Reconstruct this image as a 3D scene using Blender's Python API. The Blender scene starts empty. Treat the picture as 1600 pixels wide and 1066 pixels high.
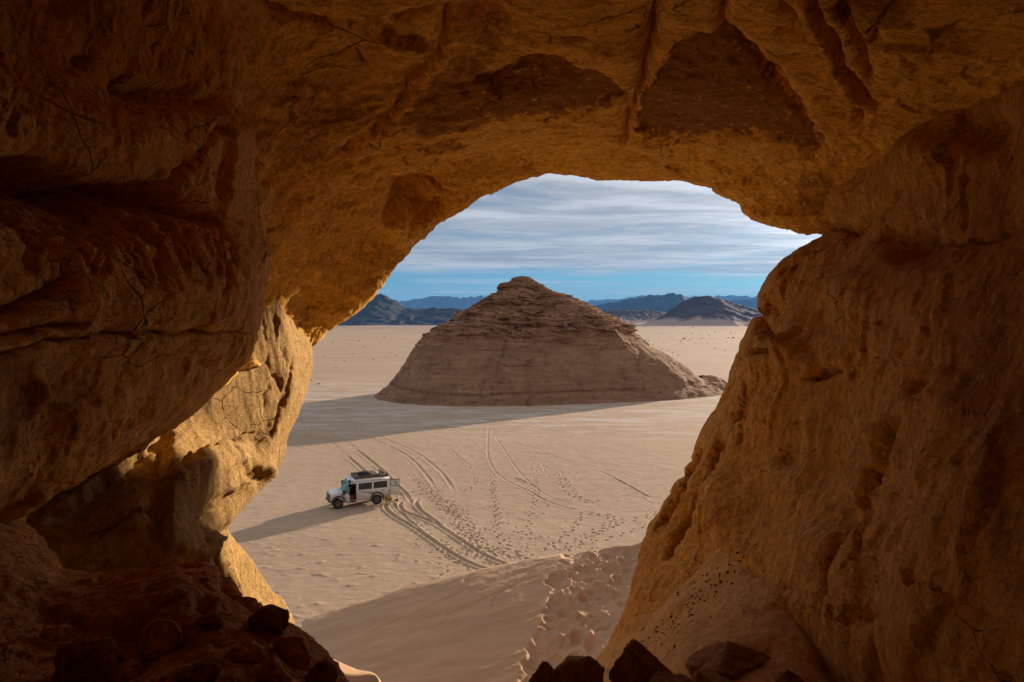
import bpy, bmesh, math, random
import numpy as np
from mathutils import Vector, Matrix

random.seed(7)
C = bpy.context.scene.collection
SC = bpy.context.scene

# ------------------------------------------------------------------ camera, light, exposure
F = 1600 * 24 / 36.0          # focal length in photo pixels
CX, HY, CZ = 800.0, 502.0, 14.2   # principal column, horizon row, eye height
SUN_AZ, SUN_EL = 37.5, 11.5   # sun ahead and to the right, low

cam = bpy.data.cameras.new('camera')
cam.lens = 24; cam.sensor_width = 36
cam.shift_y = -(533 - HY) / 1600.0
cam.clip_start = 0.1; cam.clip_end = 90000
co = bpy.data.objects.new('camera', cam); C.objects.link(co)
co.location = (0, 0, CZ); co.rotation_euler = (math.radians(90), 0, 0)
SC.camera = co

vs = SC.view_settings
vs.view_transform = 'Standard'; vs.look = 'None'; vs.gamma = 1.0
vs.exposure = 1.03
try: vs.use_curve_mapping = False
except Exception: pass
cy = SC.cycles
cy.use_denoising = True
cy.use_adaptive_sampling = True; cy.adaptive_threshold = 0.025
cy.max_bounces = 9; cy.diffuse_bounces = 8; cy.glossy_bounces = 2
cy.transmission_bounces = 4; cy.volume_bounces = 0; cy.transparent_max_bounces = 8
cy.caustics_reflective = False; cy.caustics_refractive = False
cy.sample_clamp_indirect = 4.0

az, el = math.radians(SUN_AZ), math.radians(SUN_EL)
SUNV = Vector((math.sin(az) * math.cos(el), math.cos(az) * math.cos(el), math.sin(el)))
sl = bpy.data.lights.new('sun', 'SUN'); sl.energy = 4.6; sl.angle = math.radians(0.6)
sl.color = (1.0, 0.80, 0.60)
so = bpy.data.objects.new('sun', sl); C.objects.link(so)
so.rotation_euler = (-SUNV).to_track_quat('-Z', 'Y').to_euler()


class NT:
    """small helper for node trees"""
    def __init__(s, tree): s.t = tree; s.n = tree.nodes; s.l = tree.links
    def new(s, typ, **kw):
        n = s.n.new(typ)
        for k, v in kw.items(): setattr(n, k, v)
        return n
    def link(s, a, b): s.l.new(a, b)
    def put(s, sock, v):
        if hasattr(v, 'is_output') or isinstance(v, bpy.types.NodeSocket): s.l.new(v, sock)
        elif isinstance(v, (tuple, list)) and sock.type == 'RGBA' and len(v) == 3: sock.default_value = (*v, 1)
        else: sock.default_value = v
    def math(s, op, a, b=0.0, clamp=False):
        n = s.new('ShaderNodeMath', operation=op, use_clamp=clamp)
        s.put(n.inputs[0], a); s.put(n.inputs[1], b); return n.outputs[0]
    def vmath(s, op, a, b=None):
        n = s.new('ShaderNodeVectorMath', operation=op)
        s.put(n.inputs[0], a)
        if b is not None: s.put(n.inputs[1], b)
        return n
    def mix(s, f, a, b, blend='MIX'):
        n = s.new('ShaderNodeMix', data_type='RGBA', blend_type=blend)
        s.put(n.inputs[0], f); s.put(n.inputs[6], a); s.put(n.inputs[7], b); return n.outputs[2]
    def noise(s, vec, scale, detail=4, rough=0.55, dist=0.0):
        n = s.new('ShaderNodeTexNoise')
        s.put(n.inputs['Vector'], vec); n.inputs['Scale'].default_value = scale
        n.inputs['Detail'].default_value = detail; n.inputs['Roughness'].default_value = rough
        n.inputs['Distortion'].default_value = dist
        return n.outputs[0]
    def map(s, vec, scale=(1, 1, 1), rot=(0, 0, 0), loc=(0, 0, 0)):
        n = s.new('ShaderNodeMapping'); s.put(n.inputs[0], vec)
        n.inputs['Scale'].default_value = scale; n.inputs['Rotation'].default_value = rot
        n.inputs['Location'].default_value = loc; return n.outputs[0]
    def ramp(s, f, stops):
        n = s.new('ShaderNodeValToRGB'); s.put(n.inputs[0], f)
        e = n.color_ramp.elements
        while len(e) < len(stops): e.new(0.5)
        for i, (p, c) in enumerate(stops):
            e[i].position = p; e[i].color = (*c, 1) if len(c) == 3 else c
        return n.outputs[0]
    def mrange(s, v, a, b, c=0.0, d=1.0, smooth=True):
        n = s.new('ShaderNodeMapRange'); n.interpolation_type = 'SMOOTHSTEP' if smooth else 'LINEAR'
        s.put(n.inputs[0], v); s.put(n.inputs[1], a); s.put(n.inputs[2], b); s.put(n.inputs[3], c); s.put(n.inputs[4], d)
        return n.outputs[0]


# ------------------------------------------------------------------ world: sky + thin streaky cloud deck
W = bpy.data.worlds.new('World'); SC.world = W; W.use_nodes = True
g = NT(W.node_tree); g.n.clear()
sky = g.new('ShaderNodeTexSky'); sky.sky_type = 'NISHITA'; sky.sun_disc = False
sky.sun_elevation = el; sky.sun_rotation = az
sky.altitude = 800; sky.air_density = 1.0; sky.dust_density = 0.6; sky.ozone_density = 4.0
tc = g.new('ShaderNodeTexCoord')
d = tc.outputs['Generated']
sep = g.new('ShaderNodeSeparateXYZ'); g.link(d, sep.inputs[0])
zc = g.math('MAXIMUM', sep.outputs[2], 0.012)
u = g.math('DIVIDE', sep.outputs[0], zc); v = g.math('DIVIDE', sep.outputs[1], zc)
cmb = g.new('ShaderNodeCombineXYZ'); g.link(u, cmb.inputs[0]); g.link(v, cmb.inputs[1])
uv = cmb.outputs[0]
SKYT = 0.09
wv1 = g.new('ShaderNodeTexNoise'); g.link(g.map(uv, (0.10, 0.16, 1), (0, 0, 0.2)), wv1.inputs['Vector']); wv1.inputs['Detail'].default_value = 3
wrp = g.vmath('SCALE', g.vmath('SUBTRACT', wv1.outputs[1], (0.5, 0.5, 0.5)).outputs[0]); wrp.inputs['Scale'].default_value = 2.2
uvw = g.vmath('ADD', uv, wrp.outputs[0]).outputs[0]
n1 = g.noise(g.map(uvw, (0.13, 0.46, 1), (0, 0, 0.10), (1.3, 0.2, 0)), 1.0, 7, 0.60, 0.2)
n2 = g.noise(g.map(uvw, (0.36, 1.15, 1), (0, 0, 0.22), (4.1, 2.7, 0)), 1.0, 7, 0.66, 0.3)
n3 = g.noise(g.map(uv, (0.05, 0.14, 1), (0, 0, 0.12), (0.4, 6.1, 0)), 1.0, 3, 0.5)
dens = g.math('ADD', g.math('MULTIPLY', n1, 0.50), g.math('ADD', g.math('MULTIPLY', n2, 0.32), g.math('MULTIPLY', n3, 0.38)))
# the deck ends a long way off; beyond its edge only single veils are left
n4 = g.noise(g.map(uvw, (0.40, 0.16, 1), (0, 0, 0.3), (7.7, 1.9, 0)), 1.0, 5, 0.6)
vj = g.math('ADD', g.math('ADD', v, g.math('MULTIPLY', g.math('SUBTRACT', n4, 0.5), 16.0)), g.math('ADD', g.math('MULTIPLY', g.math('SUBTRACT', n1, 0.5), 14.0), g.math('MULTIPLY', g.math('SUBTRACT', n2, 0.5), 8.0)))
far = g.mrange(vj, 8.5, 16.0, 0.0, 0.17)
cover = g.mrange(g.math('SUBTRACT', dens, far), 0.36, 0.64)
veil = g.math('MULTIPLY', g.mrange(g.noise(g.map(uvw, (0.10, 0.33, 1), (0, 0, 0.30), (2.2, 8.3, 0)), 1.0, 6, 0.62), 0.47, 0.68), 0.55)
cover = g.math('MAXIMUM', cover, veil)
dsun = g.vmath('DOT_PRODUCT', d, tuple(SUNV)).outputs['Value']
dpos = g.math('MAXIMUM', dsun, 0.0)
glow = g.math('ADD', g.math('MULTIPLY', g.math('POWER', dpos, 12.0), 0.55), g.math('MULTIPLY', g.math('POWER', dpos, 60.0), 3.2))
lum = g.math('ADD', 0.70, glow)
shade = g.mrange(g.math('ADD', g.math('MULTIPLY', n2, 0.55), g.math('MULTIPLY', n1, 0.45)), 0.36, 0.66, 0.55, 1.18)
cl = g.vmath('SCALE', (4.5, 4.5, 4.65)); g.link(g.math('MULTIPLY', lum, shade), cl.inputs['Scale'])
blue = g.mix(1.0, sky.outputs[0], (0.22, 0.45, 0.56), 'MULTIPLY')
blue = g.mix(g.mrange(sep.outputs[2], 0.06, 0.0, 0.0, 0.35), blue, (2.4, 2.9, 3.2))
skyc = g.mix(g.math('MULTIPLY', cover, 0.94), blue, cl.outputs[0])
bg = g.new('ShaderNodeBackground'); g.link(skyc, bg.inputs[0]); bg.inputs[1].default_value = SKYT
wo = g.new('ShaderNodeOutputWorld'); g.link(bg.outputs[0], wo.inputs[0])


# ------------------------------------------------------------------ numeric helpers
def P(px, py, dist):
    """the place seen at a photo pixel, dist metres away"""
    return np.array([(px - CX) / F * dist, dist, CZ + (HY - py) / F * dist])

def G(px, py, z=0.0):
    dd = (CZ - z) * F / (py - HY)
    return np.array([(px - CX) / F * dd, dd])

_rng = np.random.RandomState(11)
_perm = _rng.permutation(256); _perm = np.concatenate([_perm, _perm, _perm])
_g = _rng.normal(size=(256, 3)); _g /= np.linalg.norm(_g, axis=1)[:, None]

def pnoise(p):
    """gradient noise, p (...,3) -> about -1..1"""
    p = np.asarray(p, float); sh = p.shape[:-1]; p = p.reshape(-1, 3)
    i = np.floor(p).astype(np.int64); f = p - i; i &= 255
    w = f * f * f * (f * (f * 6 - 15) + 10)
    out = np.zeros(len(p))
    for dx in (0, 1):
        wx = w[:, 0] if dx else 1 - w[:, 0]
        for dy in (0, 1):
            wy = w[:, 1] if dy else 1 - w[:, 1]
            for dz in (0, 1):
                wz = w[:, 2] if dz else 1 - w[:, 2]
                h = _perm[_perm[_perm[(i[:, 0] + dx) & 255] + ((i[:, 1] + dy) & 255)] + ((i[:, 2] + dz) & 255)]
                gr = _g[h]
                out += wx * wy * wz * (gr[:, 0] * (f[:, 0] - dx) + gr[:, 1] * (f[:, 1] - dy) + gr[:, 2] * (f[:, 2] - dz))
    return (out * 1.5).reshape(sh)

def fbm(p, oct=5, gain=0.5, lac=2.03):
    p = np.asarray(p, float); a = 1.0; s = 0; q = p
    for k in range(oct):
        s = s + a * pnoise(q + 17.3 * k); a *= gain; q = q * lac
    return s

def ridged(p, oct=4, gain=0.5, lac=2.1):
    a = 1.0; s = 0; q = np.asarray(p, float)
    for k in range(oct):
        s = s + a * (1 - np.abs(pnoise(q + 9.1 * k)) * 2); a *= gain; q = q * lac
    return s

def sstep(a, b, x):
    t = np.clip((x - a) / (b - a), 0, 1); return t * t * (3 - 2 * t)

def catmull(A, subs):
    """Catmull-Rom along axis 0"""
    A = np.concatenate([[2 * A[0] - A[1]], A, [2 * A[-1] - A[-2]]])
    out = []
    m = len(A) - 3
    for i in range(m):
        n = subs[i] if i < len(subs) else subs[-1]
        for t in np.linspace(0, 1, n, endpoint=False):
            p0, p1, p2, p3 = A[i:i + 4]
            out.append(0.5 * (2 * p1 + (p2 - p0) * t + (2 * p0 - 5 * p1 + 4 * p2 - p3) * t * t + (3 * p1 - p0 - 3 * p2 + p3) * t ** 3))
    out.append(A[-2])
    return np.array(out)

def grid_surface(rows, subr, subc):
    A = np.array(rows, float)
    A = catmull(A, subr)
    A = catmull(A.transpose(1, 0, 2), subc).transpose(1, 0, 2)
    return A

def normals(V):
    du = np.gradient(V, axis=0); dv = np.gradient(V, axis=1)
    n = np.cross(du, dv); n /= (np.linalg.norm(n, axis=2)[..., None] + 1e-9); return n

def pix(V):
    y = np.maximum(V[..., 1], 0.6)
    return CX + F * V[..., 0] / y, HY - F * (V[..., 2] - CZ) / y

def seg_dist(px, py, poly):
    """signed distance to a polyline (positive on its left side in image axes) and running length fraction"""
    best = np.full(px.shape, 1e9); sgn = np.zeros(px.shape); tt = np.zeros(px.shape)
    L = 0; seg = []
    for a, b in zip(poly[:-1], poly[1:]):
        l = math.hypot(b[0] - a[0], b[1] - a[1]); seg.append(l)
    tot = sum(seg)
    for (a, b), l in zip(zip(poly[:-1], poly[1:]), seg):
        dx, dy = b[0] - a[0], b[1] - a[1]
        t = np.clip(((px - a[0]) * dx + (py - a[1]) * dy) / (l * l + 1e-9), 0, 1)
        qx, qy = a[0] + t * dx - px, a[1] + t * dy - py
        dd = np.hypot(qx, qy); c = dx * (py - a[1]) - dy * (px - a[0])
        m = dd < best
        best = np.where(m, dd, best); sgn = np.where(m, np.sign(c), sgn); tt = np.where(m, (L + t * l) / tot, tt)
        L += l
    return best, sgn, tt

def in_poly(px, py, poly):
    ins = np.zeros(px.shape, bool); n = len(poly); j = n - 1
    for i in range(n):
        xi, yi = poly[i]; xj, yj = poly[j]
        c = ((yi > py) != (yj > py)) & (px < (xj - xi) * (py - yi) / (yj - yi + 1e-9) + xi)
        ins ^= c; j = i
    return ins

def poly_mask(px, py, poly, soft=8):
    dd, _, _ = seg_dist(px, py, list(poly) + [poly[0]])
    sd = np.where(in_poly(px, py, poly), dd, -dd)
    return sstep(-soft, soft, sd)

def mesh_grid(name, V, mat, attrs=None, wrap=False, smooth=True):
    R, K = V.shape[:2]
    idx = np.arange(R * K).reshape(R, K)
    if wrap: idx = np.concatenate([idx, idx[:, :1]], axis=1)
    q = np.stack([idx[:-1, :-1], idx[:-1, 1:], idx[1:, 1:], idx[1:, :-1]], axis=-1).reshape(-1, 4)
    me = bpy.data.meshes.new(name)
    me.vertices.add(R * K); me.vertices.foreach_set('co', V.reshape(-1).astype(np.float32))
    me.loops.add(q.size); me.loops.foreach_set('vertex_index', q.reshape(-1).astype(np.int32))
    me.polygons.add(len(q)); me.polygons.foreach_set('loop_start', np.arange(0, q.size, 4).astype(np.int32))
    if smooth: me.polygons.foreach_set('use_smooth', np.ones(len(q), bool))
    me.update(calc_edges=True)
    for k, a in (attrs or {}).items():
        at = me.attributes.new(k, 'FLOAT', 'POINT'); at.data.foreach_set('value', a.reshape(-1).astype(np.float32))
    me.materials.append(mat)
    o = bpy.data.objects.new(name, me); C.objects.link(o); return o

def struct(o, label=None, kind='structure'):
    o['kind'] = kind
    if label: o['label'] = label
    return o


# ------------------------------------------------------------------ materials
def base_mat(name):
    m = bpy.data.materials.new(name); m.use_nodes = True
    g = NT(m.node_tree); g.n.clear()
    b = g.new('ShaderNodeBsdfPrincipled'); o = g.new('ShaderNodeOutputMaterial')
    g.link(b.outputs[0], o.inputs[0])
    b.inputs['Specular IOR Level'].default_value = 0.15
    b.inputs['Roughness'].default_value = 0.9
    return m, g, b

def rock_mat(name, light, mid, dark, scratch=(1, 1, 1), rot=(0, 0, 0), bump=0.06, attr=True, fine=1.0, bed=1.0):
    m, g, b = base_mat(name)
    tc = g.new('ShaderNodeTexCoord'); v = tc.outputs['Object']
    vs_ = g.map(v, scratch, rot)
    nA = g.noise(v, 0.55 * fine, 7, 0.6, 0.2)
    nB = g.noise(vs_, 1.7 * fine, 8, 0.62)
    nC = g.noise(v, 24.0 * fine, 5, 0.75)
    nD = g.noise(vs_, 7.0 * fine, 6, 0.70)
    f = g.math('ADD', g.math('MULTIPLY', nA, 0.5), g.math('MULTIPLY', nB, 0.5))
    col = g.ramp(f, [(0.36, mid), (0.50, tuple(0.5 * (a + c) for a, c in zip(light, mid))), (0.64, light)])
    # flaked skin: stepped levels with sharp little risers
    def terrace(n, levels, edge):
        q = g.math('MULTIPLY', n, levels); fl = g.math('FLOOR', q); fr = g.math('FRACT', q)
        up = g.mrange(fr, 0.0, edge)
        return g.math('DIVIDE', g.math('ADD', fl, up), levels), fr
    t1, f1 = terrace(g.noise(vs_, 0.8 * fine, 9, 0.62), 9.0, 0.10)
    t2, f2 = terrace(g.noise(g.map(v, (1.2, 1.2, 3.0), (0.15, 0.1, 0)), 1.6 * fine, 8, 0.6), 7.0, 0.12)
    # cracks
    wob = g.vmath('ADD', v, g.vmath('SCALE', g.new('ShaderNodeTexNoise').outputs[1]).outputs[0])
    wn = [n for n in g.n if n.bl_idname == 'ShaderNodeTexNoise'][-1]; g.link(v, wn.inputs['Vector']); wn.inputs['Scale'].default_value = 1.3 * fine; wn.inputs['Detail'].default_value = 5
    sc_ = [n for n in g.n if n.bl_idname == 'ShaderNodeVectorMath' and n.operation == 'SCALE'][-1]; sc_.inputs['Scale'].default_value = 0.45 / fine
    vo = g.new('ShaderNodeTexVoronoi'); vo.feature = 'DISTANCE_TO_EDGE'; vo.inputs['Scale'].default_value = 0.75 * fine
    g.link(g.map(wob.outputs[0], (0.55, 0.9, 1.7), (0.2, 0.15, 0.3)), vo.inputs['Vector'])
    ck = g.math('MULTIPLY', g.mrange(vo.outputs['Distance'], 0.011, 0.0), g.mrange(g.noise(v, 0.6 * fine, 5), 0.53, 0.63))
    if attr:
        a = g.new('ShaderNodeAttribute'); a.attribute_name = 'patina'
        pf = g.math('ADD', a.outputs['Fac'], g.math('MULTIPLY', g.math('SUBTRACT', f, 0.5), 1.5))
        pf = g.math('ADD', pf, g.math('MULTIPLY', g.math('SUBTRACT', nD, 0.5), 0.8))
        pf = g.math('ADD', pf, g.math('MULTIPLY', g.math('SUBTRACT', t1, 0.5), 0.7))
        k = g.mrange(pf, 0.32, 0.72)
        col = g.mix(k, col, dark)
        pale = g.mrange(pf, -0.40, -0.85)
        col = g.mix(g.math('MULTIPLY', pale, 0.8), col, tuple(min(1, c * 1.2 + 0.03) for c in light))
    # darker tone along the risers and in the cracks
    ris = g.math('MAXIMUM', g.mrange(f1, 0.12, 0.0), g.math('MULTIPLY', g.mrange(f2, 0.12, 0.0), 0.7 * bed))
    col = g.mix(g.math('MULTIPLY', ris, 0.35), col, dark)
    col = g.mix(g.math('MULTIPLY', ck, 0.65), col, tuple(c * 0.6 for c in dark))
    nF = g.noise(g.map(v, (1, 1, 0.7), (0.4, -0.5, 0)), 5.5 * fine, 8, 0.72)
    col = g.mix(g.mrange(nF, 0.585, 0.66, 0.0, 0.75), col, tuple(min(1, c * 1.15 + 0.05) for c in light))
    col = g.mix(g.mrange(nF, 0.40, 0.33, 0.0, 0.6), col, dark)
    nS = g.noise(g.map(v, (3.2, 3.2, 0.7), (0.35, -0.6, 0.2)), 2.6 * fine, 6, 0.62)
    sks = g.new('ShaderNodeVectorMath', operation='SCALE'); g.link(col, sks.inputs[0]); g.link(g.mrange(nS, 0.32, 0.68, 0.80, 1.16, False), sks.inputs['Scale']); col = sks.outputs[0]
    grain = g.math('MULTIPLY', g.mrange(nC, 0.3, 0.7, 0.80, 1.20, False), g.mrange(nD, 0.3, 0.7, 0.78, 1.22, False))
    sc = g.new('ShaderNodeVectorMath', operation='SCALE'); g.link(col, sc.inputs[0]); g.link(grain, sc.inputs['Scale'])
    g.link(sc.outputs[0], b.inputs['Base Color'])
    h = g.math('ADD', g.math('MULTIPLY', nB, 0.5), g.math('ADD', g.math('MULTIPLY', nC, 0.22), g.math('MULTIPLY', nD, 0.45)))
    h = g.math('ADD', h, g.math('ADD', g.math('MULTIPLY', t1, 3.2), g.math('MULTIPLY', t2, 1.8 * bed)))
    h = g.math('SUBTRACT', h, g.math('MULTIPLY', ck, 1.0))
    bp = g.new('ShaderNodeBump'); bp.inputs['Strength'].default_value = 1.0; bp.inputs['Distance'].default_value = bump
    g.link(h, bp.inputs['Height']); g.link(bp.outputs[0], b.inputs['Normal'])
    return m

OCHRE, OCHM, VARN = (0.86, 0.50, 0.095), (0.74, 0.395, 0.058), (0.32, 0.140, 0.022)
M_ceil = rock_mat('ceiling_sandstone', OCHRE, OCHM, VARN, (0.8, 1.5, 2.0), (0.1, 0.1, 0.12), 0.05)
M_left = rock_mat('left_wall_sandstone', (0.82, 0.49, 0.135), (0.70, 0.38, 0.085), (0.40, 0.185, 0.044), (1.4, 1.4, 0.9), (0.2, 0.5, 0.2), 0.05)
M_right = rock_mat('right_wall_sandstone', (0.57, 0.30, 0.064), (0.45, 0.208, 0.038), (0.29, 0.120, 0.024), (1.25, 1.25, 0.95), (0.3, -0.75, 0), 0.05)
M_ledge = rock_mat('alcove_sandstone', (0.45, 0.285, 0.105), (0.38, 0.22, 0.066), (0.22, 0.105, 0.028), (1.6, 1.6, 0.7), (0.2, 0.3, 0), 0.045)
M_floor = rock_mat('floor_conglomerate', (0.72, 0.37, 0.12), (0.56, 0.26, 0.08), (0.36, 0.155, 0.046), (1, 1, 1), (0, 0, 0), 0.05, True, 1.6)
M_sandfloor = rock_mat('ledge_sand', (0.56, 0.32, 0.11), (0.48, 0.25, 0.08), (0.30, 0.14, 0.045), (1, 1, 1), (0, 0, 0), 0.008, True, 2.0, 0.3)
M_boulder = rock_mat('boulder_stone', (0.38, 0.19, 0.07), (0.28, 0.13, 0.046), (0.18, 0.08, 0.03), (1, 1, 2), (0, 0, 0), 0.03, False, 2.4)


def sand_mat(name, c0, c1, pale):
    m, g, b = base_mat(name)
    tc = g.new('ShaderNodeTexCoord'); v = tc.outputs['Object']
    geo = g.new('ShaderNodeSeparateXYZ'); g.link(v, geo.inputs[0])
    n0 = g.noise(g.map(v, (0.35, 1.0, 1)), 0.05, 6, 0.6, 0.6)
    n1 = g.noise(v, 1.3, 6, 0.65)
    n2 = g.noise(g.map(v, (0.25, 1.0, 1), (0, 0, 0.1)), 0.012, 5, 0.6)
    col = g.mix(g.mrange(n0, 0.35, 0.65), c0, c1)
    # salt-pale flats round the foot of the hill
    ps = g.noise(g.map(v, (0.5, 1.6, 1), (0, 0, 0.15)), 0.22, 7, 0.68, 0.5)
    by = g.math('MULTIPLY', g.mrange(geo.outputs[1], 70, 96), g.mrange(geo.outputs[1], 210, 135))
    pk = g.mrange(g.math('ADD', ps, g.math('MULTIPLY', by, 0.16)), 0.60, 0.78)
    col = g.mix(g.math('MULTIPLY', pk, by), col, pale)
    # redder, darker gravel far out
    rd = g.mrange(geo.outputs[1], 500, 1800)
    col = g.mix(g.math('MULTIPLY', rd, g.mrange(n2, 0.38, 0.6, 0.1, 0.75)), col, (0.25, 0.13, 0.095))
    gr = g.mrange(n1, 0.25, 0.75, 0.86, 1.12, False)
    sc = g.new('ShaderNodeVectorMath', operation='SCALE'); g.link(col, sc.inputs[0]); g.link(gr, sc.inputs['Scale'])
    g.link(sc.outputs[0], b.inputs['Base Color'])
    wv = g.new('ShaderNodeTexWave'); wv.wave_type = 'BANDS'; wv.bands_direction = 'X'
    g.link(g.map(v, (1, 1, 1), (0, 0, 0.35)), wv.inputs[0])
    wv.inputs['Scale'].default_value = 1.6; wv.inputs['Distortion'].default_value = 3.0
    wv.inputs['Detail'].default_value = 2.0; wv.inputs['Detail Scale'].default_value = 0.6
    rip = g.math('MULTIPLY', wv.outputs[1], g.mrange(g.noise(v, 0.11, 3), 0.42, 0.6, 0.15, 0.9))
    nn = g.noise(g.map(v, (0.6, 1.4, 1)), 2.2, 6, 0.65)
    h = g.math('ADD', g.math('MULTIPLY', rip, 0.014), g.math('ADD', g.math('MULTIPLY', nn, 0.032), g.math('MULTIPLY', g.noise(v, 9, 3), 0.01)))
    bp = g.new('ShaderNodeBump'); bp.inputs['Strength'].default_value = 0.6; bp.inputs['Distance'].default_value = 1.0
    g.link(h, bp.inputs['Height']); g.link(bp.outputs[0], b.inputs['Normal'])
    return m

M_sand = sand_mat('desert_sand', (0.445, 0.315, 0.212), (0.40, 0.278, 0.183), (0.52, 0.43, 0.37))

m, g, b = base_mat('dune_sand'); M_dune = m
v = g.new('ShaderNodeTexCoord').outputs['Object']
c = g.mix(g.mrange(g.noise(g.map(v, (0.3, 1.6, 1), (0, 0, 0.4)), 0.9, 6, 0.6), 0.35, 0.65), (0.43, 0.27, 0.16), (0.50, 0.325, 0.195))
g.link(c, b.inputs['Base Color'])
h = g.math('ADD', g.math('MULTIPLY', g.noise(g.map(v, (0.4, 2.5, 1), (0, 0, 0.45)), 1.6, 6, 0.6), 0.05), g.math('MULTIPLY', g.noise(v, 14, 4), 0.008))
bp = g.new('ShaderNodeBump'); bp.inputs['Strength'].default_value = 0.6; bp.inputs['Distance'].default_value = 1.0
g.link(h, bp.inputs['Height']); g.link(bp.outputs[0], b.inputs['Normal'])

m, g, b = base_mat('hill_sandstone'); M_hill = m
v = g.new('ShaderNodeTexCoord').outputs['Object']
sx = g.new('ShaderNodeSeparateXYZ'); g.link(v, sx.inputs[0])
nb = g.noise(g.map(v, (0.12, 0.12, 1.5)), 1.0, 7, 0.65, 0.4)
na = g.noise(v, 0.25, 7, 0.62)
nf = g.noise(g.map(v, (1, 1, 0.5)), 2.2, 6, 0.65)
f = g.math('ADD', g.math('MULTIPLY', nb, 0.55), g.math('MULTIPLY', na, 0.45))
lo = g.ramp(f, [(0.36, (0.215, 0.105, 0.056)), (0.5, (0.27, 0.138, 0.073)), (0.66, (0.33, 0.182, 0.102))])
up = g.ramp(f, [(0.34, (0.11, 0.045, 0.022)), (0.5, (0.23, 0.106, 0.052)), (0.66, (0.40, 0.22, 0.115))])
lo = g.mix(g.mrange(g.noise(g.map(v, (0.55, 0.55, 0.035)), 1.0, 6, 0.65), 0.52, 0.70, 0.0, 0.55), lo, (0.13, 0.058, 0.030))
lo = g.mix(g.mrange(g.noise(g.map(v, (0.4, 0.4, 0.05), (0, 0, 0), (9, 4, 2)), 1.0, 6, 0.65), 0.58, 0.72, 0.0, 0.4), lo, (0.40, 0.27, 0.18))
c = g.mix(g.mrange(g.math('ADD', sx.outputs[2], g.math('MULTIPLY', na, 4)), 9, 15), lo, up)
gr = g.mrange(nf, 0.3, 0.7, 0.75, 1.2, False)
sc = g.new('ShaderNodeVectorMath', operation='SCALE'); g.link(c, sc.inputs[0]); g.link(gr, sc.inputs['Scale'])
g.link(sc.outputs[0], b.inputs['Base Color'])
h = g.math('ADD', g.math('MULTIPLY', nb, 0.6), g.math('MULTIPLY', nf, 0.25))
bp = g.new('ShaderNodeBump'); bp.inputs['Strength'].default_value = 0.8; bp.inputs['Distance'].default_value = 0.5
g.link(h, bp.inputs['Height']); g.link(bp.outputs[0], b.inputs['Normal'])

def mountain_mat(name, c0, c1, zpale=None):
    m, g, b = base_mat(name)
    v = g.new('ShaderNodeTexCoord').outputs['Object']
    n = g.noise(v, 0.012, 8, 0.62)
    c = g.mix(g.mrange(n, 0.35, 0.65), c0, c1)
    if zpale:
        s = g.new('ShaderNodeSeparateXYZ'); g.link(v, s.inputs[0])
        k = g.mrange(g.math('ADD', s.outputs[2], g.math('MULTIPLY', g.math('SUBTRACT', n, 0.5), zpale * 2.5)), zpale * 1.15, zpale * 0.6)
        c = g.mix(k, c, (0.42, 0.27, 0.2))
    g.link(c, b.inputs['Base Color'])
    return m
M_mnt = mountain_mat('mountain_rock', (0.016, 0.015, 0.022), (0.030, 0.024, 0.030))
M_mnt_pale = mountain_mat('mountain_rock_sandy_foot', (0.040, 0.024, 0.022), (0.075, 0.042, 0.036), 26)

def plain(name, col, rough=0.5, metal=0.0, spec=0.5, noise=0.12, scale=6.0, alpha=None, dust=None):
    m, g, b = base_mat(name)
    v = g.new('ShaderNodeTexCoord').outputs['Object']
    n = g.noise(v, scale, 5, 0.6)
    k = g.mrange(n, 0.3, 0.7, 1 - noise, 1 + noise, False)
    sc = g.new('ShaderNodeVectorMath', operation='SCALE'); sc.inputs[0].default_value = col; g.link(k, sc.inputs['Scale'])
    colr = sc.outputs[0]
    if dust:
        z = g.new('ShaderNodeSeparateXYZ'); g.link(v, z.inputs[0])
        dk = g.math('ADD', z.outputs[2], g.math('MULTIPLY', g.math('SUBTRACT', n, 0.5), 0.9))
        colr = g.mix(g.mrange(dk, dust, 0.35, 0.08, 0.75), colr, (0.40, 0.29, 0.20))
    g.link(colr, b.inputs['Base Color'])
    b.inputs['Roughness'].default_value = rough; b.inputs['Metallic'].default_value = metal
    b.inputs['Specular IOR Level'].default_value = spec
    if alpha is not None: b.inputs['Alpha'].default_value = alpha
    return m

# ------------------------------------------------------------------ the cave: rock masses built as thick shells
CAM = np.array([0, 0, CZ])

def X(x, y, z): return np.array([x, y, z], float)

def plates(Q, levels=4.0, edge=0.16):
    n = fbm(Q, 4, 0.5) * levels
    f = np.floor(n); r = n - f
    return (f + sstep(0, edge, r)) / levels

def facets(Q, scale, warp=0.35):
    """broken, angular faces: each cell of a Voronoi pattern is its own tilted plane, -1..1"""
    q = Q / scale
    q = q + warp * np.stack([fbm(q * 1.3 + 3, 3), fbm(q * 1.3 + 31, 3), fbm(q * 1.3 + 57, 3)], -1)
    sh = q.shape[:-1]; q = q.reshape(-1, 3); i = np.floor(q).astype(np.int64)
    best = np.full(len(q), 1e9); out = np.zeros(len(q))
    for dx in (-1, 0, 1):
        for dy in (-1, 0, 1):
            for dz in (-1, 0, 1):
                c = i + np.array([dx, dy, dz])
                h = _perm[_perm[_perm[c[:, 0] & 255] + (c[:, 1] & 255)] + (c[:, 2] & 255)]
                cen = c + 0.5 + 0.38 * _g[h]
                r = q - cen; d2 = (r * r).sum(1)
                v = 0.9 * (r * _g[(h * 7 + 13) & 255]).sum(1) + 0.5 * _g[(h * 3 + 5) & 255][:, 0]
                m = d2 < best
                best = np.where(m, d2, best); out = np.where(m, v, out)
    return out.reshape(sh)

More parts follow.
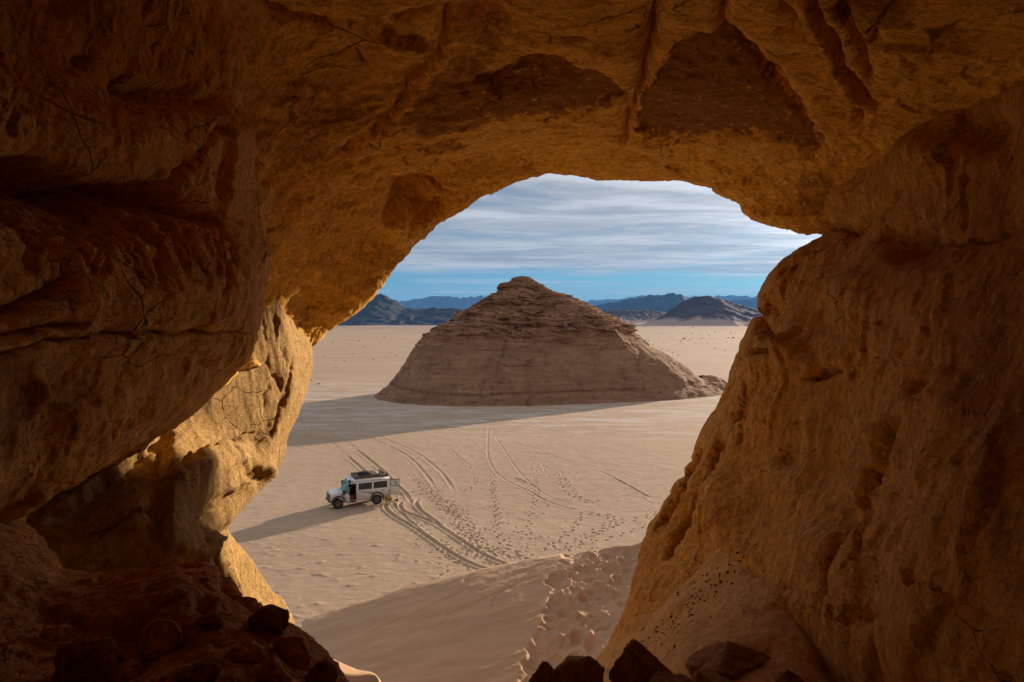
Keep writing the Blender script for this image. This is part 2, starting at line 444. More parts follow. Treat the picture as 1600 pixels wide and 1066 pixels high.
def rock(name, rows, subr, subc, mat, feats=(), stains=(), amp=(0.22, 0.09, 0.035), strata=0.0, seed=0.0, base_stain=0.0,
         stretch=(1, 1, 1), ridge=0.0, label=None, jag=6.0, plate=0.0, pscale=0.35, facet=0.0, fscale=1.1):
    rows = [[P(*c) if isinstance(c, tuple) else c for c in r] for r in rows]
    V = grid_surface(rows, subr, subc)
    N = normals(V)
    px, py = pix(V)
    vis = (px > 0) & (px < 1600) & (py > 0) & (py < 1066) & (V[..., 1] > 1)
    if np.sum((N * (CAM - V)).sum(2)[vis]) < 0: N = -N
    flip = np.sum(np.cross(np.gradient(V, axis=1), np.gradient(V, axis=0)) * N) < 0
    Q = V * np.array(stretch) + seed
    D = amp[0] * fbm(Q * 0.28, 4) + amp[1] * fbm(Q * 1.1 + 5, 4) + amp[2] * fbm(Q * 4.0 + 9, 4, 0.6)
    if plate: D = D + plate * plates(Q * pscale + 2.2) + 0.35 * plate * plates(Q * pscale * 3.1 + 7.7, 3.0, 0.2)
    if facet:
        mk = 0.25 + 0.75 * sstep(-.15, .35, fbm(V * .45 + seed, 3))
        D = D + mk * (facet * facets(Q, fscale) + 0.4 * facet * facets(Q + 11, fscale * .42))
    if ridge: D = D + ridge * (ridged(Q * 0.8 + 3, 4) - 1)
    if strata:
        s = V[..., 2] * 3.2 + 0.35 * V[..., 0] + 0.9 * fbm(V * 0.35 + seed, 3)
        k = np.stack([s, 0 * s + seed, 0.15 * V[..., 1]], -1)
        D = D + strata * (np.abs(pnoise(k)) + 0.5 * np.abs(pnoise(k * 2.3)))
    if vis.any(): D = D - np.mean(D[vis])
    wob = np.stack([V[..., 0] * 2.2, V[..., 1] * 2.2, V[..., 2] * 2.2], -1)
    wx = px + jag * fbm(wob + seed, 4, 0.6); wy = py + jag * fbm(wob + 40 + seed, 4, 0.6)
    front = V[..., 1] > 1.2
    S = np.full(px.shape, base_stain, float)
    for ft in feats:
        k = ft[0]
        if k == 'crack':
            _, poly, w, dep = ft
            dd, _, t = seg_dist(wx, wy, poly)
            w = w * 0.55; D = D - 1.7 * dep * (0.75 * np.exp(-(dd / w) ** 1.5) + 0.25 * np.exp(-(dd / (w * 3.5)) ** 2)) * front * np.minimum(1, 0.35 + 5 * np.minimum(t, 1 - t))
        elif k == 'step':      # the left-hand side (image axes) of the line stands proud, fading away from it
            _, poly, w, a, fade = ft; w = w * 0.6; a = a * 1.4
            dd, sg, t = seg_dist(wx, wy, poly)
            D = D + a * sstep(-w, w, dd * sg) * np.exp(-(dd / fade) ** 2) * front * np.minimum(1, 4 * np.minimum(t, 1 - t) + 0.05)
        elif k == 'slab':
            _, poly, a, soft = ft
            D = D + a * poly_mask(wx, wy, poly, soft) * front
        elif k == 'bulge':
            _, cx, cyy, rx, ry, a = ft
            r = np.hypot((wx - cx) / rx, (wy - cyy) / ry)
            D = D + a * np.exp(-r * r) * front
    for poly, val, soft in stains:
        S = S + val * poly_mask(wx + 9 * fbm(wob * 1.5, 4, .6), wy + 9 * fbm(wob * 1.5 + 7, 4, .6), poly, soft * 1.3) * front
    V = V + N * D[..., None]
    if flip: V = V[:, ::-1]; S = S[:, ::-1]
    o = mesh_grid(name, np.ascontiguousarray(V), mat, {'patina': np.ascontiguousarray(S)})
    return struct(o, label)

# ---- ceiling and arch
ceil_rows = [
    # outside of the arch, going up and back over the top
    [X(-16, -6, 6), X(-16, -6, 14), X(-15, -6, 20), X(-13, -6, 25), X(-9, -6, 28), X(-5, -6, 29), X(0, -6, 30), X(4, -6, 30), X(8, -6, 29), X(11, -6, 28), X(14, -6, 26), X(18, -6, 22), X(20, -6, 18)],
    [X(-15, 12, 6), X(-14, 12, 14), X(-12, 13, 20), X(-9, 13, 25), X(-6, 14, 27), X(-3, 14, 28), X(1, 14, 28), X(4, 14, 28), X(8, 14, 27), X(11, 13, 26), X(14, 13, 24), X(18, 12, 20), X(20, 12, 16)],
    [X(-9, 17.5, 9), X(-8, 18, 14), X(-6.5, 19, 18.0), X(-5, 19.8, 20.5), X(-3.5, 20.5, 22), X(-1.5, 21, 22.7), X(1, 21, 23), X(4, 21, 23), X(6, 20.7, 22.5), X(8, 20, 21.7), X(10, 19.5, 20.5), X(13, 18.5, 18.5), X(16, 18, 16)],
    [X(-6.2, 18, 11.5), X(-5.7, 18.6, 14.6), X(-4.4, 19.4, 16.8), X(-3.0, 20, 18.2), X(-1.9, 20.5, 19), X(-.6, 20.6, 19.6), X(1.3, 20.7, 19.7), X(3, 20.6, 19.6), X(5, 20.2, 19.3), X(6.7, 19.4, 18.7), X(8, 18.7, 18.0), X(10.0, 18, 17), X(13, 17, 15.5)],
    # lip
    [(463, 572, 17), (512, 512, 17.6), (594, 447, 18), (662, 374, 18.4), (715, 334, 18.8), (775, 299, 19), (870, 277, 19), (965, 286, 19), (1065, 289, 18.8), (1133, 318, 18.3), (1205, 342, 17.6), (1304, 362, 16.6), (1450, 350, 16)],
    [(450, 545, 16), (478, 480, 16.3), (545, 390, 16.2), (625, 310, 16.2), (685, 275, 16.3), (755, 248, 16.4), (865, 226, 16.3), (968, 234, 16.3), (1075, 238, 16.2), (1155, 262, 16), (1245, 282, 15.4), (1350, 300, 14.8), (1470, 290, 14.3)],
    [(400, 560, 14.5), (430, 440, 14), (490, 330, 13.5), (570, 240, 13.1), (640, 205, 13), (720, 180, 13), (850, 160, 13), (970, 168, 13), (1080, 172, 13), (1180, 185, 13), (1290, 210, 12.8), (1400, 230, 12.4), (1500, 240, 12.2)],
    [(365, 580, 13), (380, 420, 12), (420, 260, 11.4), (500, 145, 10.8), (600, 100, 10.6), (710, 80, 10.5), (845, 66, 10.5), (975, 70, 10.5), (1100, 76, 10.5), (1220, 96, 10.5), (1355, 128, 10.4), (1480, 160, 10.4), (1580, 190, 10.4)],
    [(330, 600, 12), (340, 400, 10.5), (360, 190, 9.5), (430, 50, 9), (560, -10, 8.5), (700, -30, 8.3), (840, -40, 8.2), (980, -40, 8.2), (1120, -30, 8.2), (1260, -10, 8.2), (1420, 30, 8.2), (1560, 80, 8.5), (1680, 130, 8.6)],
    [X(-7, 6, 12), X(-6.5, 6, 15), X(-5.5, 6, 17), X(-4, 5.5, 18), X(-2.5, 5, 18.4), X(-1, 5, 18.5), X(0.5, 5, 18.5), X(2, 5, 18.5), X(3, 5, 18.4), X(4.2, 5, 18.2), X(5.6, 5, 17.8), X(7, 5.5, 17.2), X(9, 6, 16.5)],
    [X(-7, -1, 11), X(-6.5, -1, 15), X(-5.5, -1, 17), X(-4, -1, 17.8), X(-2.5, -1, 18), X(-1, -1, 18.1), X(0.5, -1, 18.1), X(2, -1, 18.1), X(3, -1, 18), X(4.2, -1, 17.8), X(5.6, -1, 17.4), X(7, -1, 16.8), X(9, -1, 16)],
    [X(-7, -6, 8), X(-6, -6, 11), X(-5, -6.5, 12), X(-4, -7, 12.5), X(-2.5, -7, 12.5), X(-1, -7, 12.5), X(0.5, -7, 12.5), X(2, -7, 12.5), X(3, -7, 12.5), X(4.2, -7, 12.5), X(5.6, -7, 12), X(7, -6.5, 11), X(9, -6, 10)],
    [X(-7, -6, 4), X(-6, -6, 5), X(-5, -6, 6), X(-4, -6, 6), X(-2.5, -6, 6), X(-1, -6, 6), X(0.5, -6, 6), X(2, -6, 6), X(3, -6, 6), X(4.2, -6, 6), X(5.6, -6, 6), X(7, -6, 6), X(9, -6, 4)],
]
ceil_feats = [
    ('crack', [(406, 283), (440, 278), (480, 268), (510, 250), (540, 228), (560, 213)], 5, 0.28),
    ('step', [(406, 281), (440, 276), (480, 266), (510, 248), (540, 226)], 5, -0.22, 60),
    ('crack', [(555, 214), (590, 188), (620, 163), (648, 130), (678, 100), (700, 62), (702, 42), (725, 22), (760, 8), (790, -10)], 5, 0.2),
    ('step', [(540, 222), (590, 184), (618, 160), (645, 126), (674, 98), (694, 62), (694, 42)], 5, 0.12, 30),
    ('step', [(595, 30), (603, 55), (620, 66), (650, 68), (668, 80), (676, 92)], 4, 0.15, 40),
    ('crack', [(612, 36), (640, 30), (680, 24), (720, 14), (760, 2), (800, -4)], 7, 0.22),
    ('crack', [(404, 16), (440, 30), (480, 42), (520, 56)], 5, 0.14),
    ('step', [(800, 100), (835, 92), (870, 97), (930, 116), (972, 140), (986, 165), (975, 215)], 5, -0.2, 70),
    ('step', [(752, 132), (790, 108), (835, 94)], 4, -0.1, 40),
    ('crack', [(1030, -10), (1018, 60), (1008, 110), (998, 165), (984, 195), (976, 228)], 8, 0.30),
    ('slab', [(996, 195), (1010, 150), (1058, 72), (1130, 52), (1196, 118), (1250, 180), (1284, 238), (1180, 222), (1080, 224), (1010, 220)], -0.16, 6),
    ('crack', [(1127, -10), (1126, 30), (1140, 58), (1170, 80), (1205, 112), (1224, 128)], 6, 0.32),
    ('crack', [(1150, 66), (1200, 118), (1250, 178), (1278, 212), (1290, 238)], 6, 0.26),
    ('crack', [(1222, 0), (1262, 52), (1288, 92), (1312, 145), (1352, 196)], 6, 0.26),
    ('step', [(1222, 0), (1262, 52), (1288, 92), (1312, 145), (1352, 196)], 5, -0.16, 40),
    ('crack', [(1268, -10), (1290, 44), (1316, 100), (1344, 144), (1372, 178)], 6, 0.26),
    ('step', [(1268, -10), (1290, 44), (1316, 100), (1344, 144), (1372, 178)], 5, 0.14, 40),
    ('crack', [(1310, 0), (1336, 50), (1352, 84), (1362, 118)], 7, 0.18),
    ('step', [(978, 244), (1040, 246), (1100, 252), (1180, 262), (1245, 256), (1304, 240)], 4, -0.14, 34),
    ('crack', [(1180, 276), (1215, 262), (1265, 246), (1306, 236)], 4, 0.14),
    ('crack', [(1090, 306), (1130, 296), (1180, 288)], 4, 0.10),
    ('step', [(628, 300), (680, 262), (760, 252), (830, 250), (880, 262), (940, 268)], 5, -0.16, 40),
    ('bulge', 658, 318, 36, 24, -0.75),
    ('crack', [(624, 284), (640, 290), (668, 300), (700, 300)], 8, 0.35),
    ('step', [(596, 348), (618, 305), (624, 284)], 5, -0.3, 40),
    ('bulge', 634, 365, 30, 36, 0.18),
    ('crack', [(650, 350), (680, 340), (700, 318)], 4, 0.14),
    ('crack', [(560, 215), (600, 222), (640, 232), (700, 240)], 3, 0.08),
    ('crack', [(570, 105), (560, 85), (520, 100)], 3, 0.08),
    ('bulge', 760, 38, 60, 26, -0.45),
    ('step', [(1000, 100), (960, 60), (900, 40), (820, 50), (790, 90)], 5, 0.12, 50),
    ('crack', [(1400, 0), (1360, 40), (1375, 80)], 4, 0.12),
    ('step', [(1130, 330), (1180, 322), (1240, 326), (1300, 336)], 6, 0.14, 40),
]
ceil_stains = [
    ([(395, 40), (520, 60), (590, 60), (640, 100), (660, 120), (600, 170), (540, 220), (480, 258), (408, 270), (370, 170)], 0.30, 16),
    ([(640, 150), (690, 92), (760, 110), (800, 120), (812, 150), (800, 190), (740, 205), (650, 200), (620, 190)], 0.55, 10),
    ([(700, 90), (780, 60), (800, 90), (740, 110)], 0.35, 8),
    ([(800, 108), (840, 99), (900, 112), (950, 130), (978, 150), (974, 172), (900, 178), (830, 185), (780, 178), (760, 150)], 0.75, 6),
    ([(640, 224), (690, 216), (740, 222), (735, 236), (690, 246), (640, 240)], 0.55, 5),
    ([(940, 250), (960, 244), (982, 252), (974, 260)], 0.8, 3),
    ([(996, 198), (1010, 150), (1058, 72), (1130, 52), (1196, 118), (1250, 180), (1280, 238), (1180, 218), (1080, 222), (1010, 218)], 0.85, 5),
    ([(840, 60), (1000, 20), (1020, 60), (1000, 100), (940, 85), (880, 70)], 0.45, 12),
    ([(1280, 0), (1430, -20), (1430, 40), (1360, 50), (1320, 40)], 0.55, 8),
    ([(1440, 40), (1520, 36), (1510, 70), (1450, 72)], 0.6, 6),
    ([(1240, 270), (1310, 245), (1318, 330), (1250, 345)], 0.45, 12),
    ([(480, 390), (520, 300), (560, 250), (620, 250), (600, 330), (540, 420), (470, 470)], 0.25, 18),
    ([(1134, 40), (1220, 20), (1300, 130), (1345, 215), (1310, 235), (1285, 235), (1200, 115)], -0.50, 8),
    ([(1350, 80), (1450, 70), (1560, 20), (1600, 60), (1500, 130), (1400, 180), (1360, 160)], -0.45, 12),
    ([(640, 275), (760, 255), (900, 262), (1000, 232), (1150, 240), (1240, 262), (1180, 285), (1000, 275), (870, 272), (740, 300), (680, 300)], -0.40, 12),
    ([(600, 345), (625, 335), (665, 340), (660, 375), (640, 398), (615, 390)], -1.1, 5),
    ([(470, 375), (490, 330), (520, 345), (505, 385), (480, 400)], -0.55, 5),
    ([(690, 60), (700, 40), (620, 40), (640, 64), (668, 76), (680, 95), (640, 140), (600, 180), (620, 182), (670, 130), (700, 95)], -0.6, 6),
]
rock('cave_ceiling', ceil_rows, [8, 8, 10, 14, 44, 46, 50, 44, 10, 6, 6, 4], [34, 40, 40, 34, 36, 44, 44, 44, 38, 40, 46, 30],
     M_ceil, ceil_feats, ceil_stains, (0.14, 0.03, 0.014), strata=0.02, seed=3.1, base_stain=0.05, stretch=(0.7, 1.0, 1.6), plate=0.16, pscale=0.3, facet=0.07, fscale=1.5,
     label='arched sandstone roof of the cave over the opening')

# ---- right wall: a great slope of rock running up from the sand
rw = [
    [(1310, 60, 20), (1400, 60, 17), (1480, 50, 15), (1560, 30, 13), (1640, 0, 11), (1800, -60, 8.5), X(8, 3, 18), X(8, -5, 18)],
    [(1318, 235, 15.5), (1400, 170, 13), (1480, 140, 11.4), (1560, 110, 9.9), (1640, 80, 8.6), (1800, 40, 7.4), X(7.2, 3, 17), X(7, -5, 17)],
    [(1300, 300, 15.2), (1380, 260, 12.9), (1460, 240, 11.0), (1550, 220, 9.4), (1640, 210, 8.0), (1800, 200, 6.4), X(6.4, 2.5, 16), X(6.2, -5, 16)],
    [(1308, 358, 16), (1370, 345, 13.4), (1450, 340, 11.1), (1540, 340, 9.0), (1630, 340, 7.3), (1800, 340, 5.8), X(5.6, 2.2, 15), X(5.6, -5, 15)],
    [(1225, 405, 16.6), (1300, 405, 14.3), (1390, 420, 11.8), (1500, 430, 9.0), (1620, 440, 7.0), (1800, 440, 5.4), X(5.2, 2, 14), X(5.2, -5, 14)],
    [(1188, 458, 16.9), (1260, 470, 14.6), (1360, 490, 11.8), (1480, 510, 9.0), (1610, 520, 6.8), (1800, 520, 5.2), X(5, 1.8, 13.6), X(5, -5, 13.6)],
    [(1163, 520, 17.1), (1235, 540, 14.7), (1330, 560, 12.0), (1460, 590, 9.0), (1600, 600, 6.7), (1800, 600, 5.0), X(4.8, 1.6, 13.2), X(4.8, -5, 13.2)],
    [(1130, 612, 17.4), (1200, 630, 15), (1300, 650, 12.2), (1440, 680, 9.1), (1590, 690, 6.6), (1800, 690, 4.9), X(4.6, 1.5, 12.8), X(4.6, -5, 12.8)],
    [(1096, 672, 17.5), (1170, 690, 15.2), (1270, 720, 12.4), (1415, 760, 9), (1580, 770, 6.4), (1800, 770, 4.8), X(4.5, 1.4, 12.4), X(4.5, -5, 12.4)],
    [(1068, 742, 17.5), (1140, 760, 15.3), (1240, 790, 12.6), (1385, 830, 8.8), (1570, 850, 6.2), (1800, 850, 4.7), X(4.4, 1.4, 12), X(4.4, -5, 12)],
    [(1030, 802, 17.4), (1105, 820, 15.3), (1205, 850, 12.7), (1350, 900, 8.8), (1560, 930, 6.0), (1800, 930, 4.6), X(4.4, 1.4, 11.4), X(4.4, -5, 11.4)],
    [(996, 862, 17.2), (1072, 880, 15.3), (1190, 900, 12.8), (1325, 960, 8.9), (1560, 1010, 5.8), (1800, 1010, 4.5), X(4.4, 1.4, 11), X(4.4, -5, 11)],
    [(984, 925, 16.6), (1040, 940, 15.0), (1180, 960, 12.9), (1320, 1020, 9.0), (1560, 1090, 5.7), (1800, 1090, 4.5), X(4.4, 1.4, 10), X(4.4, -5, 10)],
    [(955, 1006, 15.8), (1010, 1010, 14.6), (1160, 1030, 12.8), (1330, 1090, 9.0), (1560, 1160, 5.7), (1800, 1160, 4.5), X(4.4, 1.4, 9), X(4.4, -5, 9)],
    [(940, 1080, 15.2), (980, 1090, 14.4), (1140, 1110, 12.8), (1340, 1160, 9.0), (1560, 1230, 5.7), (1800, 1230, 4.5), X(4.4, 1.4, 8), X(4.4, -5, 8)],
    [X(2.0, 15, 3), X(2.4, 14.5, 3), X(4, 12.8, 3), X(5, 9, 4), X(5, 6, 4), X(4.5, 4.5, 4), X(4.4, 1.4, 4), X(4.4, -5, 4)],
]
rw_full = []
for i, r in enumerate(rw):      # the outer flank of the wall behind the edge
    p = P(*r[0]) if isinstance(r[0], tuple) else r[0]
    zz = p[2]
    rw_full.append([X(26, 0, zz), X(20, 10, zz), X(p[0] + 6, p[1] - 0.6, zz), X(p[0] + 2.0, p[1] + 0.5, zz), X(p[0] + 0.45, p[1] + 0.5, zz)] + r)
rw_feats = [
    ('crack', [(1165, 470), (1185, 505), (1215, 540), (1222, 560)], 6, 0.30),
    ('crack', [(1222, 430), (1262, 400), (1310, 380)], 5, 0.12),
    ('step', [(1160, 552), (1190, 548), (1225, 540), (1250, 520)], 5, 0.28, 50),
    ('crack', [(1160, 556), (1192, 556), (1222, 546)], 5, 0.3),
    ('bulge', 1205, 482, 16, 14, -0.30), ('bulge', 1188, 512, 12, 18, -0.35),
    ('crack', [(1172, 600), (1165, 640), (1150, 662)], 5, 0.26),
    ('crack', [(1128, 690), (1110, 740), (1070, 810), (1040, 868)], 6, 0.34),
    ('crack', [(1090, 700), (1060, 770), (1025, 830)], 5, 0.28),
    ('crack', [(1262, 590), (1280, 584), (1298, 578)], 6, 0.26),
    ('bulge', 1440, 600, 26, 20, -0.38),
    ('step', [(1350, 720), (1400, 660), (1440, 620), (1480, 560)], 8, 0.22, 70),
    ('step', [(1330, 690), (1320, 740), (1330, 780), (1345, 830)], 7, -0.2, 60),
    ('crack', [(1290, 950), (1285, 900), (1310, 850), (1340, 800), (1380, 730), (1430, 660)], 9, 0.28),
    ('step', [(1160, 830), (1180, 858), (1210, 900), (1245, 935), (1275, 945)], 10, 0.08, 60),
    ('crack', [(1320, 232), (1370, 200), (1440, 168), (1520, 130), (1600, 90)], 8, 0.4),
    ('crack', [(1308, 360), (1340, 362), (1390, 330), (1420, 300)], 6, 0.14),
    ('bulge', 1370, 320, 46, 44, 0.35), ('bulge', 1450, 240, 50, 30, 0.3), ('bulge', 1530, 200, 30, 30, -0.3),
    ('bulge', 1420, 372, 34, 26, -0.5), ('crack', [(1420, 350), (1470, 380), (1540, 370), (1600, 330)], 6, 0.08),
    ('bulge', 1210, 640, 50, 40, 0.22), ('bulge', 1130, 780, 40, 60, 0.25), ('bulge', 1250, 760, 60, 50, 0.2),
    ('bulge', 1350, 470, 60, 50, 0.2), ('bulge', 1290, 500, 30, 30, -0.2), ('bulge', 1225, 720, 16, 12, -0.22),
    ('bulge', 1500, 760, 100, 90, 0.2), ('bulge', 1340, 960, 10, 14, -0.18), ('bulge', 1360, 970, 8, 10, -0.15),
]
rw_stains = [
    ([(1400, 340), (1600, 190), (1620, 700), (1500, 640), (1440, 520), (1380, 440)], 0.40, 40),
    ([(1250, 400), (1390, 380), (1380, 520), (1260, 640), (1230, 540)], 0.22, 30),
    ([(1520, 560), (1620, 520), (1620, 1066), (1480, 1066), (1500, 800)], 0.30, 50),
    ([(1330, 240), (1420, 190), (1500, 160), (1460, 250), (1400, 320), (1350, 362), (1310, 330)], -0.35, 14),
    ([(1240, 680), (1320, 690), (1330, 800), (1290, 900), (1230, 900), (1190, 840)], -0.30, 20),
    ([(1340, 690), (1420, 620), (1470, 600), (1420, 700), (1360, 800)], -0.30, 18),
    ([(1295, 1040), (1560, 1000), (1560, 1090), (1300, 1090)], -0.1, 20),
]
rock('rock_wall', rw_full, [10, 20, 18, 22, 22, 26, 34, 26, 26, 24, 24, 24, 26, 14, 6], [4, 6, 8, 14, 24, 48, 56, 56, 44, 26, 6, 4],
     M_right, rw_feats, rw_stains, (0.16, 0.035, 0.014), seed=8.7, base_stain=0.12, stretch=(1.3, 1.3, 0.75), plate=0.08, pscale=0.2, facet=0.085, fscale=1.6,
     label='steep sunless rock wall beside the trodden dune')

# ---- left wall, upper bulge
lw = [
    [X(-9, -6, 24), X(-6.5, -2, 20), X(-4.5, 1, 18.6), (-200, -120, 3.6), (0, -80, 5.1), (150, -80, 6.1), (300, -80, 7.6), (388, -80, 9.0), (408, -80, 10.5), (380, -80, 12)],
    [X(-9, -6, 20), X(-6, -2, 18), X(-4.1, 1, 17.4), (-200, 60, 3.4), (0, 70, 4.9), (150, 80, 6.0), (290, 90, 7.5), (376, 90, 8.9), (398, 90, 10.6), (360, 90, 13)],
    [X(-9, -6, 18), X(-6, -2, 16), X(-3.8, 1, 16), (-200, 200, 3.2), (0, 195, 4.7), (150, 200, 5.8), (285, 205, 7.2), (352, 205, 8.5), (380, 205, 10.4), (340, 205, 13)],
    [X(-9, -6, 16), X(-5.6, -2, 15), X(-3.6, 1, 15), (-200, 290, 3.2), (0, 285, 4.8), (150, 310, 6.0), (290, 330, 7.6), (360, 335, 8.8), (402, 320, 11.0), (350, 320, 14)],
    [X(-9, -6, 15), X(-5.4, -2, 14.6), X(-3.5, 1, 14.6), (-200, 380, 3.0), (0, 370, 4.5), (150, 385, 5.7), (300, 400, 7.3), (372, 405, 8.7), (402, 400, 11.2), (370, 400, 14)],
    [X(-9, -6, 14), X(-5.2, -2, 14), X(-3.4, 1, 14), (-200, 480, 2.9), (0, 480, 4.4), (150, 480, 5.6), (300, 480, 7.2), (380, 480, 8.9), (404, 478, 11.3), (385, 478, 14)],
    [X(-9, -6, 13), X(-5.2, -2, 13.4), X(-3.4, 1, 13.4), (-200, 590, 3.0), (0, 590, 4.4), (150, 570, 5.7), (300, 545, 7.4), (376, 535, 9.0), (400, 530, 11.4), (390, 530, 14)],
    [X(-9, -6, 12), X(-5.2, -2, 12.8), X(-3.4, 1, 12.8), (-200, 700, 3.1), (0, 700, 4.6), (150, 650, 5.9), (300, 596, 7.7), (374, 558, 9.3), (398, 548, 11.4), (392, 548, 14)],
    [X(-9, -6, 11.6), X(-5.3, -2, 12.2), X(-3.6, 1, 12.2), (-200, 780, 3.4), (0, 778, 5.0), (150, 715, 6.4), (300, 622, 8.2), (372, 572, 9.8), (398, 560, 11.6), (396, 560, 14)],
    [X(-9, -6, 11.4), X(-5.6, -2, 12), X(-4.2, 1, 12), (-200, 800, 4.3), (0, 800, 6.0), (150, 738, 7.4), (290, 645, 9.4), (368, 588, 10.8), (400, 570, 12.2), (404, 570, 14.4)],
    [X(-9, -6, 11.6), X(-6.4, -2, 12), X(-5.4, 1, 12), (-200, 780, 6), (0, 780, 8), (150, 725, 9.4), (280, 640, 11.2), (360, 588, 12.6), (396, 572, 13.6), (404, 570, 15)],
]
lw_feats = [
    ('crack', [(-200, 250), (-60, 256), (0, 264), (55, 274), (110, 290), (160, 304), (220, 312), (275, 322), (335, 345)], 10, 0.40),
    ('step', [(-200, 240), (0, 254), (60, 262), (130, 292), (190, 292), (256, 288), (300, 318)], 7, -0.28, 60),
    ('crack', [(-40, 330), (0, 328), (40, 318), (80, 300)], 8, 0.2),
    ('crack', [(-100, 508), (0, 492), (50, 468), (80, 452), (105, 440)], 9, 0.24),
    ('crack', [(-100, 552), (0, 550), (60, 535), (120, 524), (200, 521), (290, 519), (340, 522), (378, 520)], 3.5, 0.10),
    ('crack', [(-60, 530), (0, 524), (60, 515), (120, 502)], 6, 0.12),
    ('step', [(192, 110), (212, 122), (265, 132), (290, 134), (322, 142)], 5, -0.22, 30),
    ('crack', [(130, 90), (150, 94)], 6, 0.14),
    ('step', [(340, 345), (350, 260), (352, 200), (334, 160)], 6, 0.1, 30),
    ('bulge', 250, 440, 150, 90, 0.18), ('bulge', 260, 220, 90, 60, 0.16), ('bulge', 60, 420, 60, 50, -0.10),
    ('bulge', 330, 155, 26, 14, -0.2), ('bulge', 30, 610, 14, 34, 0.12),
    ('step', [(330, 600), (300, 545), (290, 500)], 10, -0.05, 60),
]
for k in range(26):            # long claw-like scores hanging down the face
    x = 20 + k * 13.5 + 5 * math.sin(k * 2.3)
    y0 = 318 + 10 * math.sin(k * 1.7) + 0.08 * x
    L = 60 + 50 * abs(math.sin(k * 0.9))
    lw_feats.append(('crack', [(x, y0), (x + 12 + 6 * math.sin(k), y0 + L * .5), (x + 14 + 14 * math.cos(k), y0 + L)], 3.2, 0.055))
for k in range(12):
    x = 250 + k * 9; y0 = 270 - 9 * k + 6 * math.sin(k * 1.9)
    lw_feats.append(('crack', [(x - 8, y0 + 40), (x + 20, y0 + 5), (x + 34, y0 - 24)], 2.6, 0.05))
lw_stains = [
    ([(-300, -100), (360, -100), (350, 120), (300, 140), (190, 110), (100, 200), (-300, 230)], 0.30, 40),
    ([(100, 545), (150, 530), (180, 590), (160, 640), (60, 700), (-50, 740), (-50, 560)], 0.35, 14),
    ([(200, 640), (300, 560), (330, 560), (260, 620), (120, 720)], 0.2, 20),
    ([(270, 270), (350, 170), (352, 300), (330, 330)], -0.35, 14),
    ([(330, 380), (372, 400), (378, 500), (350, 530), (330, 470)], -0.3, 12),
]
rock('cave_wall', lw, [12, 14, 22, 26, 26, 28, 22, 16, 14, 10], [4, 5, 14, 44, 50, 56, 40, 20, 8],
     M_left, lw_feats, lw_stains, (0.12, 0.03, 0.012), seed=21.4, base_stain=0.06, stretch=(1, 1, 1.5), plate=0.10, pscale=0.4, facet=0.06, fscale=1.1,
     label='dark bulging sandstone wall of the cave')

# ---- left wall, lower alcove and the bright pillar edge
al = [
    [(180, 330, 12), (260, 330, 12.6), (330, 330, 13), (374, 340, 14.0), (396, 345, 14.3), (414, 350, 14.7), (418, 350, 17), X(-12, 17, 16)],
    [(160, 420, 11.4), (250, 420, 12.2), (330, 420, 12.8), (380, 425, 13.8), (404, 430, 14.3), (428, 436, 15.1), (430, 436, 17), X(-12, 17, 14)],
    [(150, 490, 11.2), (250, 490, 12.0), (330, 490, 12.6), (386, 500, 13.8), (425, 505, 14.55), (452, 510, 15.4), (448, 506, 18), X(-12, 18, 13)],
    [(140, 545, 11.0), (250, 545, 11.8), (330, 550, 12.5), (392, 555, 13.8), (434, 560, 14.55), (464, 562, 15.5), (456, 556, 18), X(-12, 18, 12)],
    [(130, 600, 10.6), (240, 600, 11.5), (320, 610, 12.4), (390, 615, 13.5), (432, 612, 14.3), (463, 602, 15.3), (452, 600, 18), X(-12, 18, 11)],
    [(110, 660, 10.0), (225, 655, 10.8), (300, 660, 11.9), (370, 672, 12.9), (412, 666, 13.75), (448, 652, 14.7), (436, 650, 17), X(-12, 18, 10)],
    [(80, 715, 9.2), (190, 706, 9.9), (262, 692, 10.5), (320, 702, 11.7), (385, 694, 13.1), (431, 690, 14.0), (418, 690, 16.5), X(-12, 18, 9)],
    [(50, 775, 8.4), (165, 755, 9.0), (264, 725, 9.8), (320, 728, 11.1), (380, 722, 12.4), (423, 728, 13.6), (404, 730, 16), X(-12, 17, 8)],
    [(40, 815, 8.0), (160, 795, 8.5), (266, 775, 9.2), (312, 775, 10.3), (360, 770, 11.6), (398, 768, 12.7), (380, 770, 15), X(-12, 17, 7)],
    [(30, 850, 7.8), (150, 840, 8.3), (264, 825, 8.8), (300, 822, 9.7), (340, 812, 10.9), (368, 806, 11.8), (350, 808, 14), X(-12, 17, 6)],
    [(20, 880, 7.8), (140, 872, 8.3), (255, 865, 8.7), (290, 860, 9.5), (322, 850, 10.3), (341, 840, 11.1), (325, 845, 13.5), X(-12, 17, 5)],
    [(10, 925, 7.8), (130, 920, 8.3), (235, 915, 8.7), (285, 905, 9.6), (335, 890, 10.6), (366, 884, 11.6), (350, 886, 14), X(-12, 17, 4)],
    [(0, 980, 7.8), (120, 980, 8.3), (230, 980, 8.8), (290, 965, 9.8), (350, 945, 11.2), (396, 934, 12.6), (380, 940, 15), X(-12, 17, 3)],
    [(0, 1080, 7.8), (120, 1080, 8.3), (230, 1080, 9.0), (310, 1050, 10.2), (390, 1030, 12), (450, 1010, 13.8), (430, 1030, 16), X(-12, 17, 2)],
    [X(-9, 7.8, 2), X(-8, 8.4, 2), X(-7, 9.0, 1), X(-5.5, 10.6, 1), X(-4.2, 12.4, 1), X(-3.6, 14.4, 0), X(-5, 17, 0), X(-12, 18, 0)],
]
